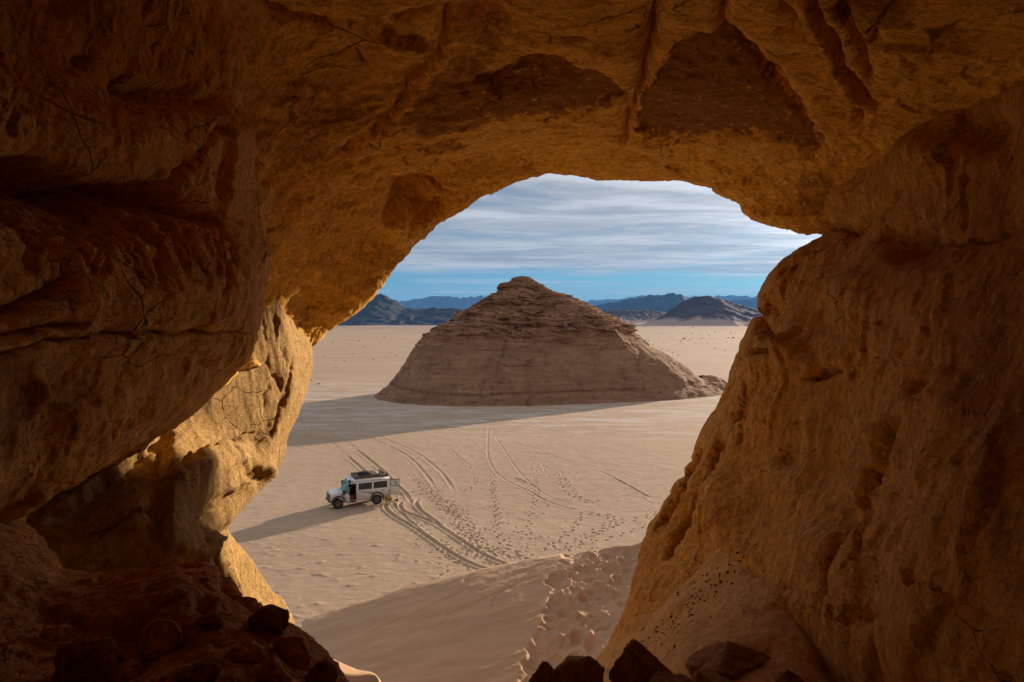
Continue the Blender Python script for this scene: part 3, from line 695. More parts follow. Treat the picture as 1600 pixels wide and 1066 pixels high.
al_feats = [
    ('step', [(60, 815), (120, 770), (170, 738), (225, 695), (262, 660)], 5, -0.15, 40),
    ('crack', [(270, 725), (320, 704), (358, 690), (398, 676)], 5, 0.18),
    ('step', [(268, 735), (300, 716), (345, 702), (395, 690)], 5, 0.16, 50),
    ('step', [(262, 655), (272, 700), (266, 760), (264, 820), (258, 880)], 5, -0.16, 30),
    ('crack', [(130, 836), (175, 822), (205, 800), (255, 788)], 4, 0.12),
    ('crack', [(424, 585), (434, 600), (438, 612)], 3, 0.10), ('crack', [(455, 560), (448, 610), (436, 650), (424, 680)], 3, 0.10),
    ('crack', [(410, 500), (418, 530)], 2.5, 0.06), ('crack', [(430, 490), (426, 510)], 2.5, 0.06), ('crack', [(416, 560), (424, 580)], 2.5, 0.06),
    ('crack', [(440, 540), (446, 570)], 2.5, 0.05), ('crack', [(412, 640), (420, 600)], 2.5, 0.05), ('crack', [(445, 600), (438, 640), (428, 664)], 2.5, 0.06),
    ('bulge', 342, 700, 12, 10, 0.12), ('bulge', 372, 760, 14, 12, 0.14), ('bulge', 352, 770, 10, 10, 0.10), ('bulge', 410, 736, 12, 11, 0.26),
    ('crack', [(395, 750), (370, 728), (352, 740)], 4, 0.14), ('bulge', 300, 740, 30, 40, 0.14),
    ('crack', [(300, 850), (330, 800), (360, 770)], 4, 0.12), ('bulge', 318, 822, 14, 22, -0.10),
    ('crack', [(325, 790), (335, 778), (345, 770)], 3, 0.08), ('crack', [(318, 800), (330, 786), (340, 780)], 3, 0.07),
    ('crack', [(350, 860), (368, 895), (385, 930)], 4, 0.16), ('crack', [(338, 870), (352, 905), (365, 930)], 4, 0.14),
    ('step', [(342, 836), (322, 852), (300, 872), (280, 884)], 5, 0.25, 30),
]
al_feats = [(f[0], f[1], f[2], f[3] * .5) if f[0] == 'crack' else f for f in al_feats]
al_stains_and_lift = [
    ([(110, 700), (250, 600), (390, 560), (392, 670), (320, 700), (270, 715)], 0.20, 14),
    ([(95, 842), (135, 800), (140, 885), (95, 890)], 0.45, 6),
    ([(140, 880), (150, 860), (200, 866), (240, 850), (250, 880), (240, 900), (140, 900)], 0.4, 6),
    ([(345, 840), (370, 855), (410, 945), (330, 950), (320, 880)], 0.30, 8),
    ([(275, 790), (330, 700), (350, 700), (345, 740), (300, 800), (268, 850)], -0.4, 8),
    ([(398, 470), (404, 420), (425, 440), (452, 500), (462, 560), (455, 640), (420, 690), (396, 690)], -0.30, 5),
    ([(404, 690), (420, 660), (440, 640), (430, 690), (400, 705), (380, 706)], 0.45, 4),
    ([(60, 700), (262, 640), (264, 880), (60, 880)], -0.25, 20),  # lighter colour painted in to lift the shaded face under the overhang
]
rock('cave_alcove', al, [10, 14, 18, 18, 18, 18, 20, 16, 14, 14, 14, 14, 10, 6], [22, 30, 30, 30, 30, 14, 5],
     M_ledge, al_feats, al_stains_and_lift, (0.05, 0.018, 0.010), seed=33.3, base_stain=0.0, stretch=(1.6, 1.6, 0.5), plate=0.03, pscale=0.5, facet=0.03, fscale=1.2,
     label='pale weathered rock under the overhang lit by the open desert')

# ---- floor: conglomerate mound on the left
fl = [
    [X(-7, 8.2, 5), X(-5.5, 7.6, 5), X(-4.4, 7.2, 5), X(-3.6, 7.2, 5), X(-3.0, 7.1, 5), X(-2.6, 6.9, 5), X(-2.1, 6.6, 5), X(-1.7, 6.3, 5), X(-1.4, 6.0, 5), X(-1.0, 5.6, 5), X(-.3, 5.2, 5)],
    [X(-8, 8.2, 10), (0, 900, 7.6), (98, 925, 7.2), (188, 935, 6.7), (278, 930, 6.4), (345, 960, 6.2), (400, 990, 5.9), (436, 1015, 5.7), (478, 1070, 5.3), (520, 1130, 4.9), (560, 1230, 4.5)],
    [(-260, 790, 6.0), (0, 812, 6.8), (98, 888, 6.5), (190, 892, 6.0), (275, 882, 5.8), (340, 894, 5.6), (398, 934, 5.35), (438, 962, 5.2), (484, 1004, 4.9), (530, 1062, 4.5), (570, 1140, 4.1)],
    [(-300, 830, 4.9), (-40, 850, 5.5), (85, 915, 5.5), (185, 925, 5.2), (275, 912, 5.1), (345, 935, 4.95), (400, 972, 4.8), (440, 1000, 4.65), (490, 1045, 4.4), (540, 1110, 4.15), (590, 1200, 3.8)],
    [(-350, 960, 4.0), (-60, 955, 4.5), (75, 970, 4.7), (180, 975, 4.6), (275, 965, 4.5), (345, 980, 4.4), (405, 1010, 4.3), (455, 1045, 4.2), (510, 1100, 4.0), (560, 1180, 3.8), (620, 1290, 3.4)],
    [(-400, 1080, 3.2), (-80, 1050, 3.6), (60, 1050, 3.9), (180, 1060, 3.9), (275, 1050, 3.85), (350, 1060, 3.8), (420, 1090, 3.7), (480, 1130, 3.6), (550, 1200, 3.4), (620, 1300, 3.1), (700, 1450, 2.8)],
    [X(-4.5, 1.2, 12.6), X(-3.4, 1.6, 12.5), X(-2.6, 1.9, 12.4), X(-2.1, 2.0, 12.35), X(-1.7, 2.0, 12.3), X(-1.3, 2.0, 12.2), X(-.9, 2.0, 12.1), X(-.5, 2.0, 11.9), X(0, 1.9, 11.6), X(.6, 1.8, 11.2), X(1.1, 1.6, 10.8)],
    [X(-5, -6, 13), X(-3.4, -6, 12.8), X(-2.6, -6, 12.7), X(-2, -6, 12.7), X(-1.4, -6, 12.7), X(-.8, -6, 12.7), X(-.2, -6, 12.7), X(.4, -6, 12.6), X(1.2, -6, 12.4), X(2.4, -6, 12), X(4.8, -6, 11.6)],
]
sky_row = [P(*c) for c in fl[2]]
fl[1:2] = [[q + X(0, .62, -1.3) for q in sky_row], [q + X(0, .30, -.42) for q in sky_row], [q + X(0, .13, -.12) for q in sky_row]]
fl_feats = [
    ('step', [(50, 930), (80, 945), (130, 960), (200, 968), (270, 965)], 8, -0.08, 30),
    ('bulge', 320, 938, 12, 9, -0.25), ('bulge', 250, 990, 40, 18, -0.1), ('crack', [(345, 905), (400, 945), (440, 975)], 8, 0.10),
]
for k in range(0):
    x = 180 + 340 * random.random(); y = 925 + 150 * random.random()
    if (x - 180) / 340 * 120 + 880 > y: continue
    r = 6 + 16 * random.random() ** 2
    fl_feats.append(('bulge', x, y, r * 1.3, r, 0.06 + 0.008 * r))
fl_stains = [
    ([(180, 930), (280, 905), (350, 925), (440, 990), (520, 1080), (150, 1100), (60, 1050), (160, 985)], 0.40, 30),
    ([(0, 800), (100, 880), (160, 900), (60, 960), (-60, 960)], -0.25, 20),
]
rock('cave_floor', fl, [4, 6, 8, 12, 40, 44, 44, 30, 5], [8, 34, 34, 34, 34, 34, 34, 30, 24, 12],
     M_floor, fl_feats, fl_stains, (0.04, 0.045, 0.028), seed=41.0, base_stain=0.0, plate=0.03, pscale=0.8, facet=0.05, fscale=0.6, jag=4,
     label='rough brown conglomerate mound in the shade of the cave mouth')

# ---- floor: sandy ledge on the right with the black pellets
ledge = [
    [(850, 1160, 15), (900, 1080, 15.4), (940, 1040, 15.6), (985, 1000, 15.4), (1030, 975, 15.2), (1090, 925, 14.9), (1150, 880, 14.6), (1230, 890, 14.4), (1350, 950, 12.5)],
    [(850, 1190, 13.6), (905, 1090, 14.4), (950, 1028, 14.8), (1000, 985, 14.6), (1050, 945, 14.2), (1110, 900, 13.9), (1165, 872, 13.5), (1235, 905, 13.4), (1350, 960, 12)],
    [(850, 1240, 12), (900, 1130, 13.0), (960, 1060, 13.4), (1020, 1005, 13.4), (1085, 955, 13.1), (1145, 918, 12.8), (1205, 905, 12.5), (1290, 960, 12.0), (1400, 1040, 11)],
    [(820, 1300, 9.8), (890, 1190, 10.8), (960, 1105, 11.5), (1040, 1030, 11.7), (1110, 985, 11.5), (1180, 958, 11.2), (1250, 968, 10.9), (1330, 1040, 10.6), (1440, 1130, 10)],
    [(780, 1420, 7.4), (880, 1280, 8.2), (960, 1180, 8.9), (1050, 1090, 9.4), (1130, 1045, 9.4), (1210, 1040, 9.3), (1285, 1060, 9.3), (1370, 1140, 9.2), (1480, 1250, 8.5)],
    [X(-.2, 5, 9), X(.5, 5.2, 9), X(1, 5.5, 9), X(1.7, 5.6, 9.2), X(2.3, 5.6, 9.4), X(2.9, 5.6, 9.4), X(3.4, 5.5, 9.2), X(4.2, 5.2, 9.0), X(5.2, 5, 8.6)],
    [X(0, 1, 10), X(.6, 1, 10), X(1.2, 1, 10), X(1.8, 1, 10), X(2.5, 1, 10.1), X(3.2, 1, 10), X(3.9, 1, 9.8), X(4.6, 1, 9.5), X(5.4, 1, 9)],
    [X(-1, -6, 11), X(.6, -6, 11), X(1.2, -6, 11), X(1.8, -6, 11), X(2.5, -6, 11), X(3.2, -6, 11), X(3.9, -6, 11), X(4.6, -6, 11), X(6, -6, 11)],
]
ledge = [[P(c[0], c[1], 15) * np.array([1, 1, 0]) + X(0, 1.0, 2) for c in ledge[0]]] + ledge
lg_feats = [
    ('step', [(1010, 1010), (1060, 990), (1110, 965), (1160, 955), (1230, 965)], 8, 0.06, 40),
    ('bulge', 1160, 1020, 50, 16, -0.12),
]
lg_stains = [([(1080, 1000), (1180, 1005), (1220, 1040), (1150, 1060), (1090, 1030)], 0.4, 12)]
LEDGE_O = rock('rock_ledge', ledge, [6, 16, 30, 36, 36, 14, 5, 5], [14, 24, 30, 32, 32, 30, 24, 16],
     M_sandfloor, lg_feats, lg_stains, (0.10, 0.06, 0.02), seed=52.0, base_stain=0.1, jag=4,
     label='sandy shelf at the foot of the right wall')

# ---- small tongue of pale sand between the mound and the dune
tong = [
    [(500, 1020, 15), (530, 1034, 15), (560, 1046, 15), (584, 1052, 15), (600, 1070, 15)],
    [(480, 1040, 12.5), (520, 1052, 12.6), (552, 1058, 12.6), (586, 1060, 12.6), (592, 1085, 12.4)],
    [(470, 1080, 10.5), (510, 1090, 10.5), (545, 1095, 10.5), (580, 1100, 10.5), (590, 1140, 10)],
    [(450, 1200, 8.5), (500, 1210, 8.5), (540, 1215, 8.5), (580, 1225, 8.5), (600, 1270, 8)],
    [X(-3, 7, 5), X(-2.4, 7, 5), X(-2, 7, 5), X(-1.6, 7, 5), X(-1.2, 7, 5)],
]
rock('sand_shelf', tong, [8, 8, 6, 4], [10, 10, 10, 10], M_dune, (), (), (0.02, 0.015, 0.004), seed=60.0, label='small shelf of pale sand below the mound')

# ---- added rock out of view on the right, shaped to block low sun
def lump(name, c, r, mat, seed, label=None, res=60, amp=0.12, power=2.6, kind='structure'):
    th = np.linspace(0, 2 * np.pi, res, endpoint=False); ph = np.linspace(-np.pi / 2 + 0.02, np.pi / 2 - 0.02, res // 2)
    T, Ph = np.meshgrid(th, ph)
    sg = lambda a, p: np.sign(a) * np.abs(a) ** (2 / p)
    V = np.stack([sg(np.cos(Ph), power) * sg(np.cos(T), power), sg(np.cos(Ph), power) * sg(np.sin(T), power), sg(np.sin(Ph), power)], -1)
    U = V / np.linalg.norm(V, axis=2)[..., None]
    k = 1 + amp * fbm(U * 2.0 + seed, 5) + 0.06 * np.abs(pnoise(np.stack([V[..., 2] * 9 + seed, V[..., 0], V[..., 1]], -1)))
    V = V * k[..., None] * np.array(r) + np.array(c)
    o = mesh_grid(name, V, mat, wrap=True); return o
def sun_blocker():
    A = []
    zz = np.array([-2, 3, 8, 13, 17, 18.6, 21, 28.4, 29.3, 35, 38, 40.0])
    over = np.array([0, 0, 0, 0, 0, 12.0, 13.0, 13.5, 19, 19, 14, 3.0])      # how far the nose leans out to the north
    top = np.array([1.05, 1, 1, 1, 1, 1, 1, 1, 1, .95, .8, .1])
    th = np.linspace(0, 2 * np.pi, 120, endpoint=False)
    V = np.zeros((len(zz), len(th), 3))
    for i, z in enumerate(zz):
        x = np.cos(th); y = np.sin(th)
        sx = np.sign(x) * np.abs(x) ** 0.7; sy = np.sign(y) * np.abs(y) ** 0.7
        yy = 46 + sy * 8 * top[i] + np.maximum(sy, 0) ** 1 * over[i]
        V[i] = np.stack([42 + sx * 8.5 * top[i], yy, 0 * x + z], -1)
    V = catmull(V, [8] * (len(zz) - 1))
    n = V - np.array([42, 46, 20]); n /= np.linalg.norm(n, axis=2)[..., None]
    V = V + n * (0.7 * fbm(V * 0.12, 5))[..., None]
    o = mesh_grid('sun_blocker', V, M_right, {'patina': 0.1 + 0 * V[..., 0]}, wrap=True)
    return struct(o, 'added overhanging rock out of view that blocks the low sun')
sun_blocker()

# ------------------------------------------------------------------ ground: one sheet to the horizon
def axis(fine0, fine1, step, mids, far, n):
    """fine run, middle runs [(limit, step)], then geometric growth to far, upwards only"""
    a = list(np.arange(fine0, fine1, step)); p = fine1
    for lim, st in mids:
        a += list(np.arange(p, lim, st)); p = lim
    a += list(p + (np.geomspace(1, 1 + (far - p), n) - 1)); return np.array(a)
xr = axis(-3.0, 11, 0.085, [(24, 0.3), (90, 2.0)], 30000, 36)
xl = axis(3.0, 17, 0.085, [(32, 0.3), (90, 2.0)], 30000, 36)
gx = np.concatenate([-xl[::-1], xr]); gx = np.unique(np.round(gx, 4))
gy = axis(31.5, 62, 0.09, [(118, 0.3), (300, 2.5)], 42000, 60)
gy = np.concatenate([[-40000, -8000, -1500, -300, -60, -20, -5, 5, 12, 17, 21, 24, 27, 29.5], gy])
XX, YY = np.meshgrid(gx, gy)
near = (np.abs(XX + 3) < 40) & (YY > 25) & (YY < 125)
Z = np.zeros_like(XX)
pp = np.stack([XX, YY, 0 * XX], -1)
Z += 0.10 * fbm(pp * 0.03, 3) * sstep(2500, 150, np.hypot(XX, YY))
Z += sstep(160, 700, YY) * sstep(9000, 1200, YY) * 1.6 * fbm(pp * np.array([0.003, 0.006, 1]), 4)
ix = np.where((gx > -36) & (gx < 28))[0]; iy = np.where((gy > 29) & (gy < 122))[0]
s = np.s_[iy[0]:iy[-1] + 1, ix[0]:ix[-1] + 1]
sx_, sy_, sz = XX[s], YY[s], Z[s]
sp = np.stack([sx_, sy_, 0 * sx_], -1)
sz += 0.022 * fbm(sp * 0.5, 4) + 0.012 * fbm(sp * np.array([1.2, 2.6, 1]), 3)
# little coppice mounds lower left
mound_a = sstep(-3, -6, sx_) * sstep(47, 41, sy_) + 0.3
pk = np.maximum(0, fbm(sp * np.array([1.1, 1.5, 1]) + 4, 3) - 0.35)
sz += 0.10 * pk * np.clip(mound_a, 0, 1)

def rut(poly, w=0.15, dep=0.06, berm=0.045, pixel=True):
    pts = [G(*p) for p in poly] if pixel else poly
    pts = [np.array(p) for p in pts]
    A = catmull(np.array(pts), [6] * (len(pts) - 1))
    x0, x1 = A[:, 0].min() - 1, A[:, 0].max() + 1; y0, y1 = A[:, 1].min() - 1, A[:, 1].max() + 1
    jx = np.where((gx[ix] > x0) & (gx[ix] < x1))[0]; jy = np.where((gy[iy] > y0) & (gy[iy] < y1))[0]
    if len(jx) < 2 or len(jy) < 2: return
    q = np.s_[jy[0]:jy[-1] + 1, jx[0]:jx[-1] + 1]
    dd, _, t = seg_dist(sx_[q], sy_[q], [tuple(a) for a in A])
    e = np.clip(np.minimum(t, 1 - t) * 14, 0, 1)
    w = w * 0.8; e = e * (0.85 + 0.25 * pnoise(np.stack([sx_[q] * 0.7, sy_[q] * 0.7, 0 * dd + 3], -1)))
    sz[q] += e * (-dep * np.exp(-(dd / w) ** 4) + berm * np.exp(-((dd - w * 1.55) / (w * 0.55)) ** 2))

deep = dict(w=0.17, dep=0.09, berm=0.075)
for pl, kw in [
    ([(455, 650), (482, 668), (505, 683), (531, 703), (553, 722), (576, 742), (590, 756)], dict(w=.18, dep=.08, berm=.07)),
    ([(455, 648), (470, 655), (494, 666), (527, 683), (551, 699), (575, 717), (597, 736), (619, 757), (634, 771), (641, 782), (652, 793)], dict(w=.18, dep=.08, berm=.07)),
    
    
    ([(490, 640), (530, 658), (549, 668), (580, 685), (610, 699), (628, 708), (645, 720), (662, 738), (675, 755), (682, 766)], dict(w=.20, dep=.035, berm=.04)),
    ([(515, 642), (552, 660), (600, 685), (630, 698), (648, 707), (665, 718), (686, 735), (700, 752), (710, 769)], dict(w=.20, dep=.035, berm=.04)),
    ([(618, 775), (640, 770), (660, 766), (678, 762)], dict(w=.14, dep=.07, berm=.04)),
    ([(618, 780), (640, 776), (665, 770), (690, 765)], dict(w=.14, dep=.07, berm=.04)),
    ([(606, 784), (602, 789), (604, 796), (612, 803), (624, 811), (640, 820), (653, 828), (668, 839), (697, 859), (732, 879), (785, 898)], deep),
    ([(613, 784), (621, 795), (634, 808), (648, 820), (660, 831)], dict(w=.14, dep=.06, berm=.05)),
    ([(629, 781), (625, 787), (627, 795), (636, 801), (650, 806), (667, 812), (684, 820), (697, 828), (716, 841), (741, 858), (772, 875), (812, 888)], deep),
    ([(655, 778), (650, 785), (655, 795), (666, 804), (680, 814), (692, 823)], deep),
    ([(415, 690), (438, 693), (460, 698), (487, 707)], dict(w=.2, dep=.07, berm=.04)),
    ([(415, 697), (440, 701), (466, 709)], dict(w=.2, dep=.07, berm=.04)),
    ([(764, 664), (762, 690), (763, 715), (775, 738), (800, 755), (830, 768), (850, 780), (900, 796), (960, 806)], dict(w=.16, dep=.022, berm=.022)),
    ([(772, 680), (795, 715), (812, 738), (835, 760), (858, 775), (910, 790)], dict(w=.16, dep=.018, berm=.018)),
    ([(800, 735), (860, 729), (940, 727), (1040, 724)], dict(w=.12, dep=.04, berm=.02)),
    ([(850, 745), (900, 738), (970, 734), (1045, 730)], dict(w=.12, dep=.03, berm=.02)),
    ([(935, 735), (975, 755), (1010, 775), (1030, 790)], dict(w=.16, dep=.04, berm=.03)),
    ([(980, 738), (1020, 756), (1050, 770)], dict(w=.16, dep=.04, berm=.03)),
    ([(840, 705), (880, 718), (900, 724), (960, 725)], dict(w=.16, dep=.035, berm=.03)),
    ([(700, 700), (740, 730), (800, 745), (850, 765)], dict(w=.14, dep=.03, berm=.03)),
]: rut(pl, **kw)

frng = np.random.RandomState(5)
def foot(x, y, ang, a=0.20, b=0.11, dep=0.07):
    a *= .74; b *= .78; dep *= .70
    jx0, jx1 = np.searchsorted(gx[ix], [x - .6, x + .6]); jy0, jy1 = np.searchsorted(gy[iy], [y - .6, y + .6])
    q = np.s_[jy0:jy1, jx0:jx1]
    if sx_[q].size < 2: return
    c, s_ = math.cos(ang), math.sin(ang)
    ux = (sx_[q] - x) * c + (sy_[q] - y) * s_; uy = -(sx_[q] - x) * s_ + (sy_[q] - y) * c
    r = np.hypot(ux / a, uy / b)
    sz[q] += -dep * np.exp(-r ** 3) + 0.35 * dep * np.exp(-((r - 1.5) / 0.45) ** 2)
def trail(poly, stepl=0.62, spread=0.14, n=1):
    pts = np.array([G(*p) for p in poly])
    A = catmull(pts, [10] * (len(pts) - 1))
    L = np.concatenate([[0], np.cumsum(np.linalg.norm(np.diff(A, axis=0), axis=1))])
    for rep in range(n):
        s0 = frng.rand() * .5; k = 0
        off = frng.normal() * .35 if n > 1 else 0
        while s0 < L[-1]:
            p = np.array([np.interp(s0, L, A[:, 0]), np.interp(s0, L, A[:, 1])])
            p2 = np.array([np.interp(s0 + .1, L, A[:, 0]), np.interp(s0 + .1, L, A[:, 1])])
            t = p2 - p; t /= np.linalg.norm(t) + 1e-6; nn = np.array([-t[1], t[0]])
            p = p + nn * ((spread if k % 2 else -spread) + off + frng.normal() * .06)
            foot(p[0], p[1], math.atan2(t[1], t[0]) + frng.normal() * .2, .19 + .04 * frng.rand(), .11 + .02 * frng.rand(), .06 + .035 * frng.rand())
            s0 += stepl * (.85 + .3 * frng.rand()); k += 1
for pl, n in [
    ([(762, 700), (770, 735), (774, 770), (780, 800), (780, 830), (795, 852), (820, 868)], 2),
    ([(712, 690), (720, 720), (738, 735), (742, 755), (722, 768)], 1),
    ([(836, 735), (838, 770), (830, 795), (825, 820), (815, 842)], 1),
    ([(866, 735), (880, 760), (900, 780), (930, 785)], 2),
    ([(900, 800), (930, 803), (950, 805), (962, 815), (935, 828), (905, 845), (870, 862)], 2),
    ([(910, 805), (890, 828), (868, 846), (850, 862)], 2),
    ([(1030, 800), (990, 812), (955, 822), (920, 838)], 1),
    ([(1010, 820), (970, 835), (930, 846), (890, 858)], 1),
    ([(420, 740), (450, 730), (480, 722), (510, 715), (545, 706)], 2),
    ([(430, 760), (470, 748), (505, 735), (540, 722)], 1),
    ([(645, 740), (665, 762), (690, 778), (715, 800), (740, 830), (760, 855), (790, 868)], 4),
    ([(670, 775), (700, 800), (720, 835), (740, 865), (770, 880)], 3),
    ([(690, 840), (705, 870), (690, 900)], 1),
    ([(880, 870), (840, 872), (800, 868), (770, 862), (745, 850)], 5),
    ([(640, 800), (660, 835), (700, 870), (730, 890)], 2),
    ([(830, 690), (840, 720), (850, 735)], 1),
]: trail(pl, n=n)
for k in range(150):
    px_, py_ = frng.normal(770, 60), frng.normal(848, 26)
    if py_ < 760 or py_ > 890 or px_ < 640: continue
    p = G(px_, py_); foot(p[0], p[1], frng.rand() * 6.3, .16 + .05 * frng.rand(), .10 + .03 * frng.rand(), .05 + .03 * frng.rand())
for k in range(110):
    px_, py_ = frng.uniform(640, 730), frng.normal(800, 35)
    if py_ < 745 or py_ > 885: continue
    p = G(px_, py_); foot(p[0], p[1], frng.rand() * 6.3, .13 + .05 * frng.rand(), .09 + .03 * frng.rand(), .045 + .03 * frng.rand())
for k in range(40):
    p = G(frng.uniform(690, 1060), frng.uniform(700, 860)); foot(p[0], p[1], frng.rand() * 6.3, .15, .1, .045)
Z[s] = sz
struct(mesh_grid('ground', np.stack([XX, YY, Z], -1), M_sand), 'wide pale sand plain with wheel ruts and footprints')

# ------------------------------------------------------------------ dune below the cave
D1 = np.array([-10.0, 32.7]); D2 = np.array([6.4, 34.0])
dirc = (D2 - D1) / np.linalg.norm(D2 - D1); perp = np.array([-dirc[1], dirc[0]])
if perp[1] < 0: perp = -perp
def dune_front(x, y): return 0.195 * (x + 10) + 0.075 * (y - 32.7)
dx = np.concatenate([np.linspace(-16, -1, 150)[:-1], np.linspace(-1, 9, 240)]); dy = np.linspace(13, 44, 480)
DX, DY = np.meshgrid(dx, dy)
al_ = (DX - D1[0]) * dirc[0] + (DY - D1[1]) * dirc[1]
bow = 0.42 * np.sin(np.clip(al_ / 16, 0, 1) * np.pi)
wave = 0.10 * fbm(np.stack([DX * .3, DY * .3, 0 * DX], -1), 3)
pq = (DX - D1[0]) * perp[0] + (DY - D1[1]) * perp[1] - 0.25 * fbm(np.stack([al_ * .35, 0 * al_, 0 * al_ + 2], -1), 3)
zf = dune_front(DX, DY) + bow * np.exp(-(pq / 7) ** 2)
xc = D1[0] + al_ * dirc[0]; yc = D1[1] + al_ * dirc[1]
zb = dune_front(xc, yc) + bow - 0.50 * pq
kk = 0.12
DZ = -kk * np.log(np.exp(-np.clip(zf, -50, 50) / kk) + np.exp(-np.clip(zb, -50, 50) / kk))
DZ += wave * 0.6
# wind streaks running down the slip face
st = np.stack([DX * 0.25 + DY * 0.05, (DY - 0.45 * DX) * 1.6, 0 * DX], -1)
DZ += 0.035 * fbm(st, 4) * sstep(1.0, -1.0, pq)
# slide marks
def dline(poly, w, dep):
    dd, _, t = seg_dist(DX, DY, poly); return -dep * np.exp(-(dd / w) ** 2) * np.clip(np.minimum(t, 1 - t) * 8, 0, 1)
def dpt(px, py):
    t = 8.0
    for _ in range(400):
        x, y, z = P(px, py, t)
        if z < dune_front(x, y) + 0.3 * math.exp(-1): break
        t += 0.08
    return (x, y)
for pl in [[(735, 905), (722, 930), (705, 955), (700, 975), (672, 990), (662, 1035)], [(790, 925), (772, 945), (768, 960)], [(640, 980), (720, 960), (800, 925), (835, 900)], [(560, 1000), (650, 965), (720, 935)]]:
    DZ += dline([dpt(*p) for p in pl], 0.10, 0.07)
# the trodden path: big soft pits
drng = np.random.RandomState(9)
pits = []
tries = 0
while len(pits) < 260 and tries < 12000:
    tries += 1
    py_ = drng.uniform(850, 1075); f_ = (py_ - 850) / 216
    cxl = 955 - 95 * f_ ; wid = 62 + 8 * f_
    px_ = drng.normal(cxl, wid * .62)
    if px_ < 818 + 60 * (1 - f_) * 1.2 : continue
    x, y = dpt(px_, py_)
    if all((x - a) ** 2 + (y - b_) ** 2 > 0.27 ** 2 for a, b_, _ in pits): pits.append((x, y, math.exp(-((px_ - cxl) / wid) ** 2)))
PIT = np.zeros_like(DX)
for (x, y, wt) in pits:
    a = drng.uniform(.26, .66); b_ = a * drng.uniform(.45, .95); an = drng.normal(2.0, .6); dp = a * drng.uniform(.50, .85) * (.25 + .85 * wt)
    c, s_ = math.cos(an), math.sin(an)
    q = np.s_[max(0, np.searchsorted(dy, y - 1.2)):np.searchsorted(dy, y + 1.2), max(0, np.searchsorted(dx, x - 1.2)):np.searchsorted(dx, x + 1.2)]
    ux = (DX[q] - x) * c + (DY[q] - y) * s_; uy = -(DX[q] - x) * s_ + (DY[q] - y) * c
    r = np.hypot(ux / a, uy / b_) + 0.25 * fbm(np.stack([DX[q] * 1.8, DY[q] * 1.8, 0 * ux + x], -1), 3)
    PIT[q] = np.maximum(PIT[q], dp * np.clip(1 - np.maximum(r, 0) ** 2, 0, 1))
    PIT[q] -= 0.16 * dp * np.exp(-((r - 1.1) / .22) ** 2) * (PIT[q] < .02)
DZ -= PIT
DZ += 0.02 * fbm(np.stack([DX * 2.2, DY * 2.2, 0 * DX], -1), 3)
struct(mesh_grid('dune', np.stack([DX, DY, DZ], -1), M_dune), 'sand dune with a trodden path of deep footprints')

